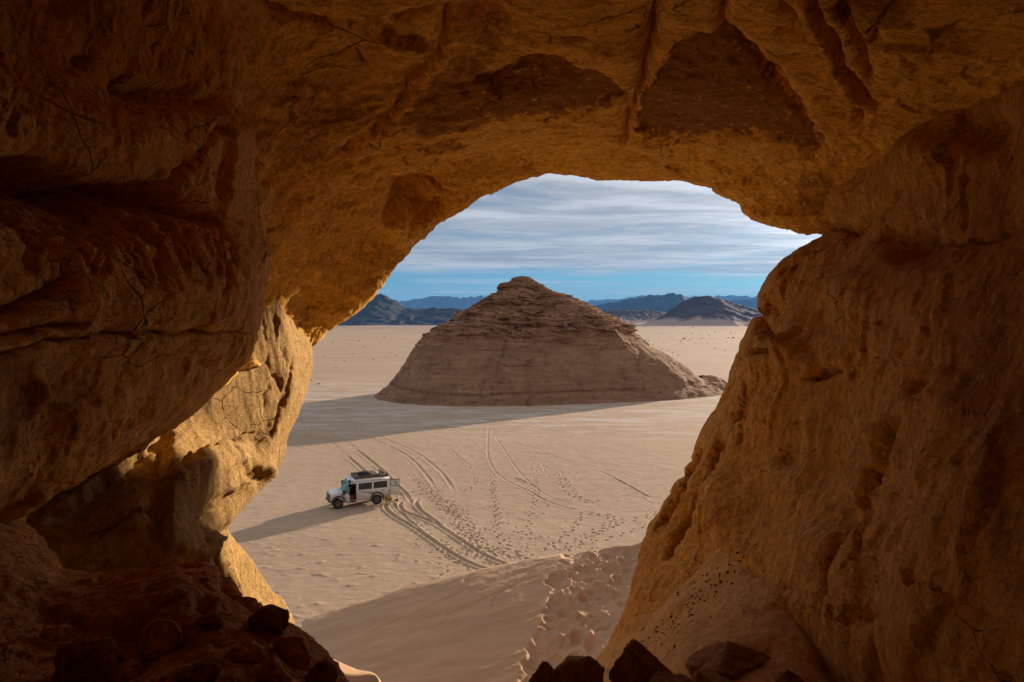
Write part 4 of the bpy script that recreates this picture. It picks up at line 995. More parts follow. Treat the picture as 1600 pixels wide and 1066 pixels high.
# ------------------------------------------------------------------ the lone hill
def hill():
    left = [(0, 1.0), (.05, .975), (.17, .88), (.30, .795), (.42, .715), (.463, .69), (.50, .675), (.54, .60), (.57, .545), (.62, .47), (.68, .42), (.74, .365), (.80, .28), (.85, .195), (.90, .168), (.925, .165), (.94, .14), (.955, .095), (.985, .07), (1.0, .012)]
    right = [(0, 1.0), (.03, .99), (.08, .954), (.15, .90), (.23, .84), (.30, .765), (.376, .687), (.46, .615), (.51, .585), (.53, .60), (.58, .585), (.61, .565), (.67, .496), (.73, .40), (.80, .30), (.876, .189), (.92, .10), (.945, .07), (.965, .058), (.992, .048), (1.0, .012)]
    nz, nt = 230, 620
    t = np.concatenate([[-0.04], np.linspace(0, 1, nz)]); th = np.linspace(0, 2 * np.pi, nt, endpoint=False)
    T, TH = np.meshgrid(t, th, indexing='ij')
    rl = np.interp(T, *zip(*left)); rr = np.interp(T, *zip(*right))
    w = 0.5 + 0.5 * np.cos(TH)
    rho = rl * (1 - w) + rr * w
    mid = np.interp(T, [0, .1, .25, .4, .5, .6, .75, .9, 1], [1, .965, .87, .73, .64, .53, .36, .15, .004])
    k = np.abs(np.sin(TH)) ** 1.5
    rho = rho * (1 - 0.75 * k) + mid * 0.75 * k
    a, b = 34.4, 20.5; rot = math.radians(19)
    cs, sn = np.cos(TH), np.sin(TH)
    ex = np.sign(cs) * np.abs(cs) ** 0.9 * a; ey = np.sign(sn) * np.abs(sn) ** 0.9 * b
    H = 23.4
    z = T * H
    bx, by = 8.2 - 6.0 * T, 137 + 2 * T       # the axis leans to the summit
    ax_ = np.stack([bx, by, z], -1)
    off = np.stack([ex * math.cos(rot) - ey * math.sin(rot), ex * math.sin(rot) + ey * math.cos(rot), 0 * z], -1) * rho[..., None]
    V = ax_ + off
    n = off / (np.linalg.norm(off, axis=2)[..., None] + 1e-6)
    zz = V[..., 2] + 0.05 * V[..., 0] + 1.2 * fbm(V * 0.05, 3)
    up = sstep(.40, .56, T + 0.06 * fbm(V * 0.08, 3)); topf = sstep(1.0, .9, T) * .8 + .2
    # ledges: each bed a different set-back, broken along its length
    zz = zz + 0.5 * fbm(V * .22, 3)
    bs = 0.62
    bed = np.floor(zz / bs); fr = zz / bs - bed
    h1 = np.sin(bed * 127.1) * 43758.5; h1 = h1 - np.floor(h1)
    brk = fbm(np.stack([V[..., 0] * .28, V[..., 1] * .28, bed * 3.7], -1), 3)
    led = (h1 - .5) * 0.7 + np.round(brk * 2.2) / 2.2 * 1.1 - 0.45 * np.exp(-(np.minimum(fr, 1 - fr) / .14) ** 2)
    bed2 = np.floor(zz / 2.3); h2 = np.sin(bed2 * 311.7) * 43758.5; h2 = h2 - np.floor(h2)
    led = led + ((h2 - .5) * 1.2 + 1.1 * plates(V * .16, 3.0, .2)) 
    D = up * topf * (led * 0.52 + 0.95 * facets(V * np.array([1, 1, 1.7]), 4.2) * sstep(1.0, .8, T) + 0.45 * facets(V * np.array([1, 1, 1.5]) + 9, 1.5))
    D += (1 - up) * 0.30 * facets(V * np.array([1, 1, .6]), 8.0, .5)
    D += (1.25 * fbm(V * 0.075 + 3, 4) + 0.25 * fbm(V * 0.5, 4)) * (0.35 + .65 * up) * topf
    low = 1 - up
    D += low * (0.45 * fbm(np.stack([V[..., 0] * .16, V[..., 1] * .16, V[..., 2] * .05], -1), 4) + 0.22 * plates(V * .12, 3.0, .15))
    D += low * 0.12 * fbm(np.stack([V[..., 0] * .5, V[..., 1] * .5, V[..., 2] * 2.2], -1), 4)
    # undercut foot and long horizontal seams
    D -= low * 0.55 * np.exp(-((V[..., 2] - 1.9 - .5 * fbm(V * .06, 2)) / .35) ** 2) * (0.6 + .6 * pnoise(V * .15))
    for zs, dp in ((6.2, .22), (9.2, .35), (3.6, .16)):
        D -= dp * np.exp(-((V[..., 2] - zs - .35 * fbm(V * .05 + zs, 2)) / .16) ** 2) * np.clip(.5 + 1.5 * pnoise(V * .1 + zs), 0, 1)
    # joints, followed over the face
    px, py = pix(V)
    face = (V[..., 1] < 140)
    for poly, wd, dp in [([(792, 505), (786, 545), (775, 578), (768, 610), (766, 625)], 1.3, .55), ([(797, 500), (790, 540), (782, 560)], 1.6, .5),
                         ([(1003, 555), (1000, 580), (1014, 586)], 2.5, .7), ([(1012, 590), (1009, 615)], 2, .5), ([(978, 592), (976, 618)], 2, .35), ([(668, 540), (640, 575), (625, 600)], 2.5, .6),
                         ([(775, 490), (765, 500), (757, 512)], 3, .9), ([(940, 510), (950, 490), (960, 485)], 4, .8), ([(745, 485), (720, 520), (690, 545)], 2.5, .5)]:
        dd, _, tt = seg_dist(px + 1.5 * fbm(V * .6, 3), py, poly)
        D -= dp * np.exp(-(dd / wd) ** 2) * face
    V = V + n * D[..., None]
    V[..., 2] += up * topf * 0.2 * fbm(V * .4, 3)
    struct(mesh_grid('hill', V, M_hill, wrap=True), 'lone layered sandstone hill with a smooth domed foot on the plain')
    # apron of rubble round its foot
    th = np.linspace(0, 2 * np.pi, 700, endpoint=False); r = np.linspace(0.90, 1.16, 36)
    R, TH = np.meshgrid(r, th, indexing='ij')
    cs, sn = np.cos(TH), np.sin(TH)
    ex = np.sign(cs) * np.abs(cs) ** 0.9 * a; ey = np.sign(sn) * np.abs(sn) ** 0.9 * b
    lob = 1 + 0.02 * fbm(np.stack([cs * 4, sn * 4, 0 * cs], -1), 4) + 0.05 * np.exp(-((TH - 6.1) / .35) ** 2)
    R0 = R
    R = 0.90 + (R - 0.90) * (0.62 + 0.38 * sstep(-.2, .8, np.cos(TH)))
    x = 8.2 + (ex * math.cos(rot) - ey * math.sin(rot)) * R * lob; y = 137 + (ex * math.sin(rot) + ey * math.cos(rot)) * R * lob
    q = np.stack([x, y, 0 * x], -1)
    z = 1.5 * sstep(1.13, .95, R0) + sstep(1.16, 1.04, R0) * (0.28 * fbm(q * .35, 4) + .22 * np.maximum(0, fbm(q * 1.0, 3))) - .16
    z = z + (1.2 + .5 * fbm(q * .5, 4)) * np.exp(-((TH - 6.12) / .26) ** 2) * sstep(1.16, 1.02, R0)
    z = np.where(R0 > 1.155, -.5, z)
    struct(mesh_grid('scree', np.stack([x, y, z], -1), M_hill, wrap=True), 'low rubble apron round the foot of the hill')
hill()

# ------------------------------------------------------------------ distant mountains
def mountain(prof, dist, depth, mat, label, base=507, seed=0, rough=0.16, fl=1.4):
    """a ridge standing dist metres away; prof: crest (column, row) pairs as seen from the cave"""
    xs = np.array([(p[0] - CX) / F * dist for p in prof]); hs = np.array([CZ + (HY - p[1]) / F * dist for p in prof])
    nx, ny = 300, 70
    x = np.linspace(xs[0], xs[-1], nx); t = np.linspace(-1, 1, ny)
    Xg, Tg = np.meshgrid(x, t)
    h = np.interp(Xg, xs, hs)
    hm = hs.max()
    prof_ = np.clip(1 - np.abs(Tg) ** 0.9, 0, 1)
    yy = dist + Tg * depth * (0.7 + 0.3 * h / hm)
    q = np.stack([Xg / hm, yy / hm, 0 * Xg + seed], -1)
    crest = np.clip(1 - np.abs(Tg) * 1.6, 0, 1)
    n = rough * hm * (0.55 * (ridged(q * 1.6, 5) - 1) * (1 - crest * .8) + 0.35 * crest * fbm(q * 4, 4))
    z = h * prof_ ** fl + n * np.minimum(1, prof_ * 3) * np.minimum(1, h / hm * 1.6)
    z -= 6 * (1 - np.minimum(1, prof_ * 6)); z = np.where(np.abs(Tg) > .995, -8, z)
    o = mesh_grid('mountain', np.stack([Xg, yy, z], -1), mat)
    return struct(o, label)
mountain([(470, 505), (500, 500), (530, 492), (560, 478), (580, 464), (597, 459), (615, 466), (632, 479), (655, 482), (680, 481), (705, 482), (720, 482), (740, 486), (765, 494), (800, 504), (830, 507)], 2700, 480, M_mnt, 'dark near ridge with one peak beyond the left plain', seed=2)
mountain([(520, 500), (580, 482), (620, 474), (640, 468), (660, 466), (672, 463), (700, 461), (720, 464), (740, 463), (755, 463), (765, 461), (780, 459), (800, 462), (830, 468), (860, 474), (900, 490), (930, 504)], 11500, 1400, M_mnt, 'far jagged blue range left of the hill', seed=5, rough=.22)
mountain([(880, 505), (905, 494), (925, 488), (945, 485), (975, 484), (1000, 484), (1030, 486), (1055, 492), (1080, 500), (1100, 506)], 2600, 400, M_mnt_pale, 'low dark ridge right of the hill', seed=8)
mountain([(880, 502), (905, 488), (925, 478), (940, 474), (965, 470), (990, 465), (1005, 463), (1020, 459), (1030, 463), (1040, 459), (1052, 455), (1062, 459), (1075, 466), (1095, 474), (1120, 482), (1160, 492), (1220, 503)], 5800, 800, M_mnt, 'blue twin peaked mountain right of the hill', seed=11)
mountain([(985, 506), (1010, 503), (1030, 496), (1050, 482), (1065, 472), (1080, 465), (1095, 462), (1110, 462), (1125, 465), (1140, 471), (1160, 477), (1185, 482), (1230, 490), (1280, 500), (1330, 506)], 2300, 360, M_mnt_pale, 'rounded reddish mountain with a sandy foot', seed=14, rough=.12)
mountain([(860, 504), (900, 478), (930, 467), (950, 467), (975, 464), (1000, 461), (1030, 461), (1070, 461), (1100, 463), (1120, 462), (1150, 461), (1180, 461), (1210, 461), (1260, 465), (1330, 480), (1400, 503)], 14500, 1500, M_mnt, 'farthest pale blue range on the right', seed=17, rough=.2)
mountain([(1090, 504), (1120, 476), (1140, 468), (1160, 467), (1180, 466), (1210, 466), (1260, 470), (1330, 485), (1400, 504)], 9000, 900, M_mnt, 'blue ridge behind the reddish mountain', seed=19)

# ------------------------------------------------------------------ haze
bm = bmesh.new(); bmesh.ops.create_cube(bm, size=1.0)
me = bpy.data.meshes.new('haze'); bm.to_mesh(me); bm.free()
hz = bpy.data.objects.new('haze', me); C.objects.link(hz)
hz.scale = (90000, 90000, 760 + 12); hz.location = (0, 0, 760 / 2 - 6 - 4)
m = bpy.data.materials.new('haze'); m.use_nodes = True; g = NT(m.node_tree); g.n.clear()
vp = g.new('ShaderNodeVolumePrincipled'); vp.inputs['Color'].default_value = (0.15, 0.45, 1.0, 1)
vp.inputs['Density'].default_value = 0.00005
vp.inputs['Anisotropy'].default_value = 0.0
o = g.new('ShaderNodeOutputMaterial'); g.link(vp.outputs[0], o.inputs['Volume'])
me.materials.append(m); hz['kind'] = 'stuff'; hz['label'] = 'thin blue desert haze'
# ------------------------------------------------------------------ helpers for things
class MB:
    """collects simple solids into one mesh"""
    def __init__(s): s.bm = bmesh.new()
    def box(s, x0, x1, y0, y1, z0, z1):
        r = bmesh.ops.create_cube(s.bm, size=1.0)
        for v in r['verts']:
            v.co = Vector(((x0 + x1) / 2 + v.co.x * (x1 - x0), (y0 + y1) / 2 + v.co.y * (y1 - y0), (z0 + z1) / 2 + v.co.z * (z1 - z0)))
        return s
    def prism(s, pts, y0, y1, axis='y'):
        """outline in the xz plane (axis y) pushed from y0 to y1"""
        f = (lambda a, b, c: (a, c, b)) if axis == 'y' else ((lambda a, b, c: (c, a, b)) if axis == 'x' else (lambda a, b, c: (a, b, c)))
        A = [s.bm.verts.new(f(p[0], p[1], y0)) for p in pts]; B = [s.bm.verts.new(f(p[0], p[1], y1)) for p in pts]
        n = len(pts)
        fs = [s.bm.faces.new(A), s.bm.faces.new(B[::-1])]
        for i in range(n): s.bm.faces.new((A[i], B[i], B[(i + 1) % n], A[(i + 1) % n]))
        bmesh.ops.triangulate(s.bm, faces=fs)
        return s
    def hull(s, pts):
        vs_ = [s.bm.verts.new(p) for p in pts]
        bmesh.ops.convex_hull(s.bm, input=vs_); return s
    def tube(s, path, r, n=8):
        path = [Vector(p) for p in path]; rings = []
        for i, p in enumerate(path):
            t = (path[min(i + 1, len(path) - 1)] - path[max(i - 1, 0)]).normalized()
            a = t.orthogonal().normalized(); b_ = t.cross(a)
            rr = r[i] if isinstance(r, (list, tuple)) else r
            rings.append([s.bm.verts.new(p + (a * math.cos(2 * math.pi * k / n) + b_ * math.sin(2 * math.pi * k / n)) * rr) for k in range(n)])
        for A, B in zip(rings[:-1], rings[1:]):
            # keep neighbouring rings in step
            off = min(range(n), key=lambda o: (A[0].co - B[o].co).length)
            for k in range(n): s.bm.faces.new((A[k], A[(k + 1) % n], B[(k + 1 + off) % n], B[(k + off) % n]))
        s.bm.faces.new(rings[0]); s.bm.faces.new(rings[-1]); return s
    def lathe(s, prof, c=(0, 0, 0), axis='y', n=28):
        rings = []
        for r, h in prof:
            ring = []
            for k in range(n):
                a = 2 * math.pi * k / n
                p = (r * math.cos(a), h, r * math.sin(a)) if axis == 'y' else (r * math.cos(a), r * math.sin(a), h)
                ring.append(s.bm.verts.new((c[0] + p[0], c[1] + p[1], c[2] + p[2])))
            rings.append(ring)
        for A, B in zip(rings[:-1], rings[1:]):
            for k in range(n): s.bm.faces.new((A[k], A[(k + 1) % n], B[(k + 1) % n], B[k]))
        s.bm.faces.new(rings[0]); s.bm.faces.new(rings[-1]); return s
    def build(s, name, mat, parent=None, bevel=0.0, smooth=False, loc=None, rot=None):
        bmesh.ops.recalc_face_normals(s.bm, faces=s.bm.faces)
        if bevel: bmesh.ops.bevel(s.bm, geom=[e for e in s.bm.edges if e.is_manifold and e.calc_face_angle(0) > 0.5], offset=bevel, segments=2, affect='EDGES', clamp_overlap=True)
        me = bpy.data.meshes.new(name); s.bm.to_mesh(me); s.bm.free()
        if smooth:
            for p in me.polygons: p.use_smooth = True
        me.materials.append(mat)
        o = bpy.data.objects.new(name, me); C.objects.link(o)
        if parent: o.parent = parent
        if loc: o.location = loc
        if rot: o.rotation_euler = rot
        return o

def thing(name, label, cat, loc=(0, 0, 0), rz=0.0, group=None):
    o = bpy.data.objects.new(name, None); C.objects.link(o); o.empty_display_size = .3
    o.location = loc; o.rotation_euler = (0, 0, rz)
    return tag(o, label, cat, group)
def tag(o, label, cat, group=None):
    o['label'] = label; o['category'] = cat
    if group: o['group'] = group
    return o

def ground_z(x, y):
    j = int(np.clip(np.searchsorted(gx, x), 0, len(gx) - 1)); i = int(np.clip(np.searchsorted(gy, y), 0, len(gy) - 1))
    return float(Z[i, j])

# ------------------------------------------------------------------ the off road car
M_white = plain('white_paint', (0.70, 0.70, 0.69), 0.30, 0, 0.5, 0.05, 3.0, dust=1.35)
M_black = plain('black_rubber', (0.025, 0.024, 0.023), 0.85, 0, 0.3, 0.2, 12)
M_trim = plain('black_trim', (0.035, 0.035, 0.037), 0.5, 0, 0.5, 0.15, 9)
M_rim = plain('grey_steel_rim', (0.09, 0.085, 0.08), 0.6, 0.2, 0.5, 0.1, 9)
M_glassd = plain('dark_window_glass', (0.030, 0.042, 0.030), 0.06, 0, 0.6, 0.05, 2)
M_glassg = plain('green_windscreen_glass', (0.07, 0.20, 0.17), 0.06, 0, 0.6, 0.05, 2)
M_clear = plain('pale_door_glass', (0.42, 0.50, 0.40), 0.08, 0, 0.5, 0.05, 2, alpha=0.30)
M_lamp = plain('headlamp_glass', (0.20, 0.24, 0.30), 0.12, 0, 0.6, 0.05, 2)
M_red = plain('red_seat_cloth', (0.38, 0.045, 0.055), 0.9, 0, 0.2, 0.2, 20)
M_int = plain('dark_cabin_lining', (0.04, 0.036, 0.034), 0.9, 0, 0.2, 0.2, 8)
M_tail = plain('red_lamp_glass', (0.30, 0.02, 0.015), 0.2, 0, 0.5, 0.05, 2)
M_rack = plain('dull_rack_steel', (0.16, 0.13, 0.10), 0.6, 0.3, 0.4, 0.2, 9)
M_rackb = plain('brown_rack_board', (0.13, 0.09, 0.06), 0.8, 0, 0.3, 0.3, 7)
M_plate = plain('dusty_underbody_paint', (0.26, 0.21, 0.16), 0.8, 0, 0.3, 0.2, 6)

hd = np.array([-0.90, -0.436]); lf = np.array([0.436, -0.90])
car_c = np.array([-12.18, 53.12])
car_rz = math.atan2(hd[1], hd[0])
zc_ = ground_z(*car_c)
car = thing('off_road_car', 'white long off road car with a roof rack and open doors on the sand', 'car', (car_c[0], car_c[1], zc_ - 0.02), car_rz)
def arc(cx, cz, r, a0, a1, n=12):
    return [(cx + r * math.cos(math.radians(a0 + (a1 - a0) * k / n)), cz + r * math.sin(math.radians(a0 + (a1 - a0) * k / n))) for k in range(n + 1)]
RX, FX, XR, XF = -1.49, 1.49, -2.5, 2.05
b_ = MB()
for s in (1, -1):
    y0, y1 = sorted((s * 0.80, s * 0.86))
    b_.prism([(XR, .58), (RX - .52, .55)] + arc(RX, .47, .5, 180, 0)[0:] + [(RX + .53, .50), (0.13, .50), (0.13, 1.28), (XR, 1.28)], y0, y1)
    b_.prism([(.99, .50)] + arc(FX, .47, .48, 178, 0) + [(1.99, .52), (XF, .58), (XF, 1.04), (1.88, 1.12), (.99, 1.19)], y0, y1)
    yy0, yy1 = sorted((s * 0.765, s * 0.835))
    b_.box(-2.5, -2.28, yy0, yy1, 1.28, 1.90)               # rear corner pillar
    b_.box(-1.22, -1.08, yy0, yy1, 1.28, 1.80)              # pillar between the side windows
    b_.box(-0.05, 0.13, yy0, yy1, 1.28, 1.90)               # pillar behind the door
    b_.box(-2.28, -0.05, yy0, yy1, 1.78, 1.90)
    b_.prism([(.93, 1.19), (1.02, 1.19), (.66, 1.90), (.56, 1.90)], *sorted((s * .74, s * .80)))
    b_.box(.13, .60, yy0, yy1, 1.80, 1.90)
b_.box(.13, .99, -.86, -.80, .50, 1.19)                     # closed door, far side
b_.box(-2.48, 1.0, -.80, .80, .46, .53)                     # cabin floor
b_.box(.93, .99, -.80, .80, .53, 1.18)                      # bulkhead
b_.box(1.0, 2.0, -.55, .55, .5, .95)                       # engine bay
b_.box(-2.5, -2.44, -.80, .80, .50, .62)
b_.box(-2.5, -2.44, -.80, .80, 1.80, 1.90)
b_.box(-2.5, -2.44, -.80, -.76, .62, 1.80); b_.box(-2.5, -2.44, .76, .80, .62, 1.80)
b_.box(XF - .05, XF, -.80, .80, .60, .66)
body = b_.build('body', M_white, car)
MB().hull([(.985, -.80, 1.185), (.985, .80, 1.185), (1.89, -.80, 1.10), (1.89, .80, 1.10), (2.03, -.74, 1.00), (2.03, .74, 1.00), (1.0, -.62, 1.255), (1.0, .62, 1.255), (1.86, -.60, 1.165), (1.86, .60, 1.165), (2.03, -.55, 1.08), (2.03, .55, 1.08)]).build('bonnet', M_white, car, .02, True)
MB().hull([(x, y, z) for (x, h, z) in ((.66, .80, 1.90), (-2.52, .835, 1.90), (.56, .72, 2.06), (-2.46, .74, 2.08), (-.9, .70, 2.12)) for y in (-h, h)]).build('roof', M_white, car, .03, True)
gr_ = MB().box(XF - .02, XF + .02, -.52, .52, .70, 1.02).build('grille', M_trim, car)
for k in range(4): MB().box(XF + .021, XF + .035, -.50, .50, .735 + k * .072, .755 + k * .072).build('grille_bar', M_rim, gr_)
for s in (1, -1):
    MB().box(XF - .10, XF + .025, *sorted((s * .545, s * .79)), .76, 1.0).build('headlight', M_lamp, car, .02)
    MB().box(XF - .02, XF + .015, *sorted((s * .56, s * .78)), .67, .73).build('indicator', plain('amber_glass', (.5, .18, .03), .3) if s == 1 else bpy.data.materials['amber_glass'], car)
MB().box(XF + .02, XF + .10, -.80, .80, .48, .64).build('front_bumper', M_trim, car, .03)
MB().box(XR - .10, XR, -.80, .30, .50, .60).build('rear_bumper', M_trim, car, .02)
for s in (1, -1):
    MB().box(XR - .015, XR + .06, *sorted((s * .815, s * .865)), .86, 1.10).build('tail_light', M_tail, car)
    MB().box(.14, .99, *sorted((s * .78, s * .87)), .40, .495).build('sill', M_trim, car)
# glass
MB().hull([(1.0, -.72, 1.20), (1.0, .72, 1.20), (.98, -.72, 1.20), (.98, .72, 1.20), (.64, -.70, 1.88), (.64, .70, 1.88), (.62, -.70, 1.88), (.62, .70, 1.88)]).build('windscreen', M_glassg, car)
for s in (1, -1):
    for x0, x1 in ((-2.28, -1.22), (-1.08, -.05)):
        w_ = MB().box(x0, x1, *sorted((s * .79, s * .81)), 1.28, 1.78).build('side_window', M_glassd, car)
        fr_ = MB()
        for (a, c_, d_, e) in ((x0, x1, 1.28, 1.32), (x0, x1, 1.745, 1.78), (x0, x0 + .035, 1.32, 1.745), (x1 - .035, x1, 1.32, 1.745)):
            fr_.box(a, c_, *sorted((s * .805, s * .845)), d_, e)
        fr_.build('frame', M_trim, w_)
MB().box(.13, .93, -.81, -.79, 1.19, 1.80).build('side_window', M_glassd, car)
MB().box(-2.05, -1.80, .86, .872, 1.02, 1.08).build('handle', M_trim, car)
# seats and wheel inside
for y in (.38, -.38):
    st_ = MB().box(.20, .68, y - .24, y + .24, .62, .82).build('seat', M_red, car, .04)
    MB().hull([(.14, y - .24, .80), (.14, y + .24, .80), (.28, y - .24, .80), (.28, y + .24, .80), (.02, y - .2, 1.42), (.02, y + .2, 1.42), (.10, y - .2, 1.42), (.10, y + .2, 1.42)]).build('seat_back', M_int, st_)
MB().box(.62, .94, -.74, .74, .92, 1.16).build('dashboard', M_int, car, .04)
MB().lathe([(.17, -.012), (.19, 0), (.17, .012)], (0, 0, 0), 'z', 20).build('steering_wheel', M_trim, car, 0, False, (.60, .38, 1.14), (0, math.radians(-60), 0))
MB().box(-2.4, -.1, -.74, .74, .54, .98).build('luggage_bay', M_int, car)
# open front door
th = math.radians(80)
dr = MB()
dr.box(-.84, 0, -.03, .03, .50, 1.19)
door = dr.build('door', M_white, car, .012, False, (.985, .86, 0), (0, 0, -th))
fr_ = MB()
for a, c_, d_, e in ((-.84, -.79, 1.19, 1.82), (-.79, -.33, 1.77, 1.82)): fr_.box(a, c_, -.02, .02, d_, e)
fr_.prism([(-.05, 1.19), (0, 1.19), (-.31, 1.82), (-.36, 1.82)], -.02, .02)
fr_.build('door_frame', M_trim, door)
MB().prism([(-.79, 1.192), (-.05, 1.192), (-.345, 1.77), (-.79, 1.77)], -.006, .006).build('door_glass', M_clear, door)
MB().box(-.16, .02, .03, .20, 1.18, 1.42).build('mirror', M_trim, door, .02)
MB().box(-.78, -.62, -.045, -.03, 1.02, 1.07).build('handle', M_trim, door)
MB().box(-.80, -.04, -.05, -.031, .56, 1.12).build('door_lining', M_int, door)
# barn doors at the rear: near one swung open, far one shut
rd = MB().box(-.74, 0, -.025, .025, .62, 1.22).build('rear_door', M_white, car, .01, False, (XR - .02, .80, 0), (0, 0, math.radians(-7)))
rd['label'] = 'rear door swung wide open'
fr_ = MB()
for a, c_, d_, e in ((-.74, -.69, 1.22, 1.86), (-.05, 0, 1.22, 1.86), (-.69, -.05, 1.81, 1.86)): fr_.box(a, c_, -.025, .025, d_, e)
fr_.build('door_frame', M_trim, rd)
MB().box(-.69, -.05, -.006, .006, 1.22, 1.81).build('door_glass', M_clear, rd)
rd2 = MB().box(XR - .03, XR + .02, -.75, -.02, .62, 1.22).build('rear_door', M_white, car)
MB().box(XR - .015, XR, -.70, -.07, 1.225, 1.78).build('door_glass', M_glassd, rd2)
# snorkel on the near front pillar
MB().tube([(1.25, .90, 1.05), (1.05, .90, 1.12), (.98, .90, 1.22), (.66, .88, 1.86), (.64, .88, 1.98)], .045).build('snorkel', M_trim, car)
MB().hull([(x, y, z) for x in (.56, .74) for y in (.81, .95) for z in (1.95, 2.12)]).build('snorkel_head', M_trim, car)
# wheels
for x in (RX, FX):
    for s in (1, -1):
        w_ = MB().lathe([(.24, -.12), (.36, -.125), (.395, -.09), (.40, 0), (.395, .09), (.36, .125), (.24, .12)], (0, 0, 0), 'y', 32).build('wheel', M_black, car, 0, False, (x, s * .74, .40), (0, 0.2, 0.12 if x > 0 else 0))
        MB().lathe([(.05, s * .07), (.10, s * .075), (.13, s * .05), (.19, s * .06), (.225, s * .122), (.238, s * .124)], (0, 0, 0), 'y', 24).build('rim', M_rim, w_)
        MB().lathe([(.02, s * .10), (.055, s * .10), (.06, s * .05)], (0, 0, 0), 'y', 16).build('hub', M_trim, w_)
        fl_ = MB()
        A = arc(x, .47, .55, 172, 8, 12); B = arc(x, .47, .47, 172, 8, 12)
        fl_.prism(A + B[::-1], *sorted((s * .83, s * .905)))
        fl_.build('wheel_flare', M_trim, car)
MB().tube([(RX, -.7, .40), (RX, .7, .40)], .06).build('axle', M_trim, car)
MB().tube([(FX, -.7, .40), (FX, .7, .40)], .06).build('axle', M_trim, car)
MB().box(-2.3, 1.9, -.45, .45, .36, .46).build('chassis', M_plate, car)
for s in (1, -1): MB().box(RX - .56, RX - .53, *sorted((s * .62, s * .86)), .26, .56).build('mud_flap', M_black, car)
# roof rack
rk = MB()
for z in (2.20, 2.34):
    for y in (-.70, .70): rk.tube([(.20, y, z), (-2.42, y, z)], .016, 6)
    for x in (.20, -2.42): rk.tube([(x, -.70, z), (x, .70, z)], .016, 6)
for x in (.20, -.45, -1.1, -1.76, -2.42):
    for y in (-.70, .70): rk.tube([(x, y, 2.04), (x, y, 2.34)], .014, 6)
rack = rk.build('roof_rack', M_rack, car)
for y in (-.715, .70): MB().box(-2.42, .20, y, y + .015, 2.10, 2.30).build('side_board', M_rackb, rack)
MB().box(.185, .20, -.70, .70, 2.10, 2.30).build('front_board', M_rackb, rack)
for k in range(11): MB().box(-2.40 + k * .24, -2.29 + k * .24, -.69, .69, 2.185, 2.20).build('slat', M_rack, rack)
def on_car(lx, ly, lz):
    p = car_c + lx * hd + ly * lf
    return (p[0], p[1], zc_ - .02 + lz)

def soft_lump(name, r, seed, mat, sub=3, amp=.18):
    bm = bmesh.new(); bmesh.ops.create_icosphere(bm, subdivisions=sub, radius=1.0)
    vs_ = np.array([v.co[:] for v in bm.verts])
    k = 1 + amp * fbm(vs_ * 1.6 + seed, 3)
    for v, kk in zip(bm.verts, k): v.co = Vector((v.co.x * r[0] * kk, v.co.y * r[1] * kk, max(v.co.z, -.72) * r[2] * kk))
    me = bpy.data.meshes.new(name); bm.to_mesh(me); bm.free()
    for p in me.polygons: p.use_smooth = True
    me.materials.append(mat); o = bpy.data.objects.new(name, me); C.objects.link(o); return o
M_bagd = plain('dark_canvas', (0.045, 0.038, 0.036), 0.9, 0, 0.2, 0.3, 8)
M_bagt = plain('tan_canvas', (0.36, 0.28, 0.20), 0.9, 0, 0.2, 0.3, 8)
M_bagb = plain('brown_canvas', (0.17, 0.11, 0.075), 0.9, 0, 0.2, 0.3, 8)
for nm, lx, ly, r, m_, lab in (('duffel_bag', -.62, .15, (.50, .34, .22), M_bagd, 'dark bag heaped at the front of the roof rack'),
                          ('canvas_bundle', -1.45, .05, (.42, .48, .16), M_bagt, 'pale tan bundle in the middle of the roof rack'),
                          ('canvas_bundle', -2.08, -.08, (.30, .46, .14), M_bagb, 'brown bundle at the rear end of the roof rack')):
    o = soft_lump(nm, r, lx * 5, m_); o.location = on_car(lx, ly, 2.20 + r[2] * .72); o.rotation_euler = (0, 0, car_rz)
    tag(o, lab, 'bag')

# ------------------------------------------------------------------ low table and box behind the car
M_wood = plain('pale_table_wood', (0.46, 0.36, 0.22), 0.8, 0, 0.2, 0.2, 8)
M_box = plain('amber_box', (0.36, 0.20, 0.045), 0.7, 0, 0.3, 0.2, 8)
tp = car_c - 2.28 * hd + 1.24 * lf
tz = ground_z(*tp)
tb = thing('camp_table', 'low pale folding table beside the rear corner of the car', 'table', (tp[0], tp[1], tz), car_rz)
MB().box(-.24, .24, -.34, .34, .30, .335).build('table_top', M_wood, tb, .006)
for sx2 in (-1, 1):
    for sy2 in (-1, 1):
        MB().tube([(sx2 * .19, sy2 * .30, .31), (sx2 * .06, -sy2 * .02 + sy2 * .16, 0)], .022, 6).build('leg', M_wood, tb)
bx_ = thing('storage_box', 'amber box standing on the low folding table', 'box', (tp[0], tp[1], tz + .335), car_rz)
MB().box(-.20, .20, -.28, .28, 0, .20).build('box_body', M_box, bx_, .012)
MB().box(-.21, .21, -.29, .29, .203, .245).build('lid', M_box, bx_, .01)
for s in (1, -1): MB().box(-.06, .06, *sorted((s * .283, s * .31)), .12, .15).build('handle', M_trim, bx_)

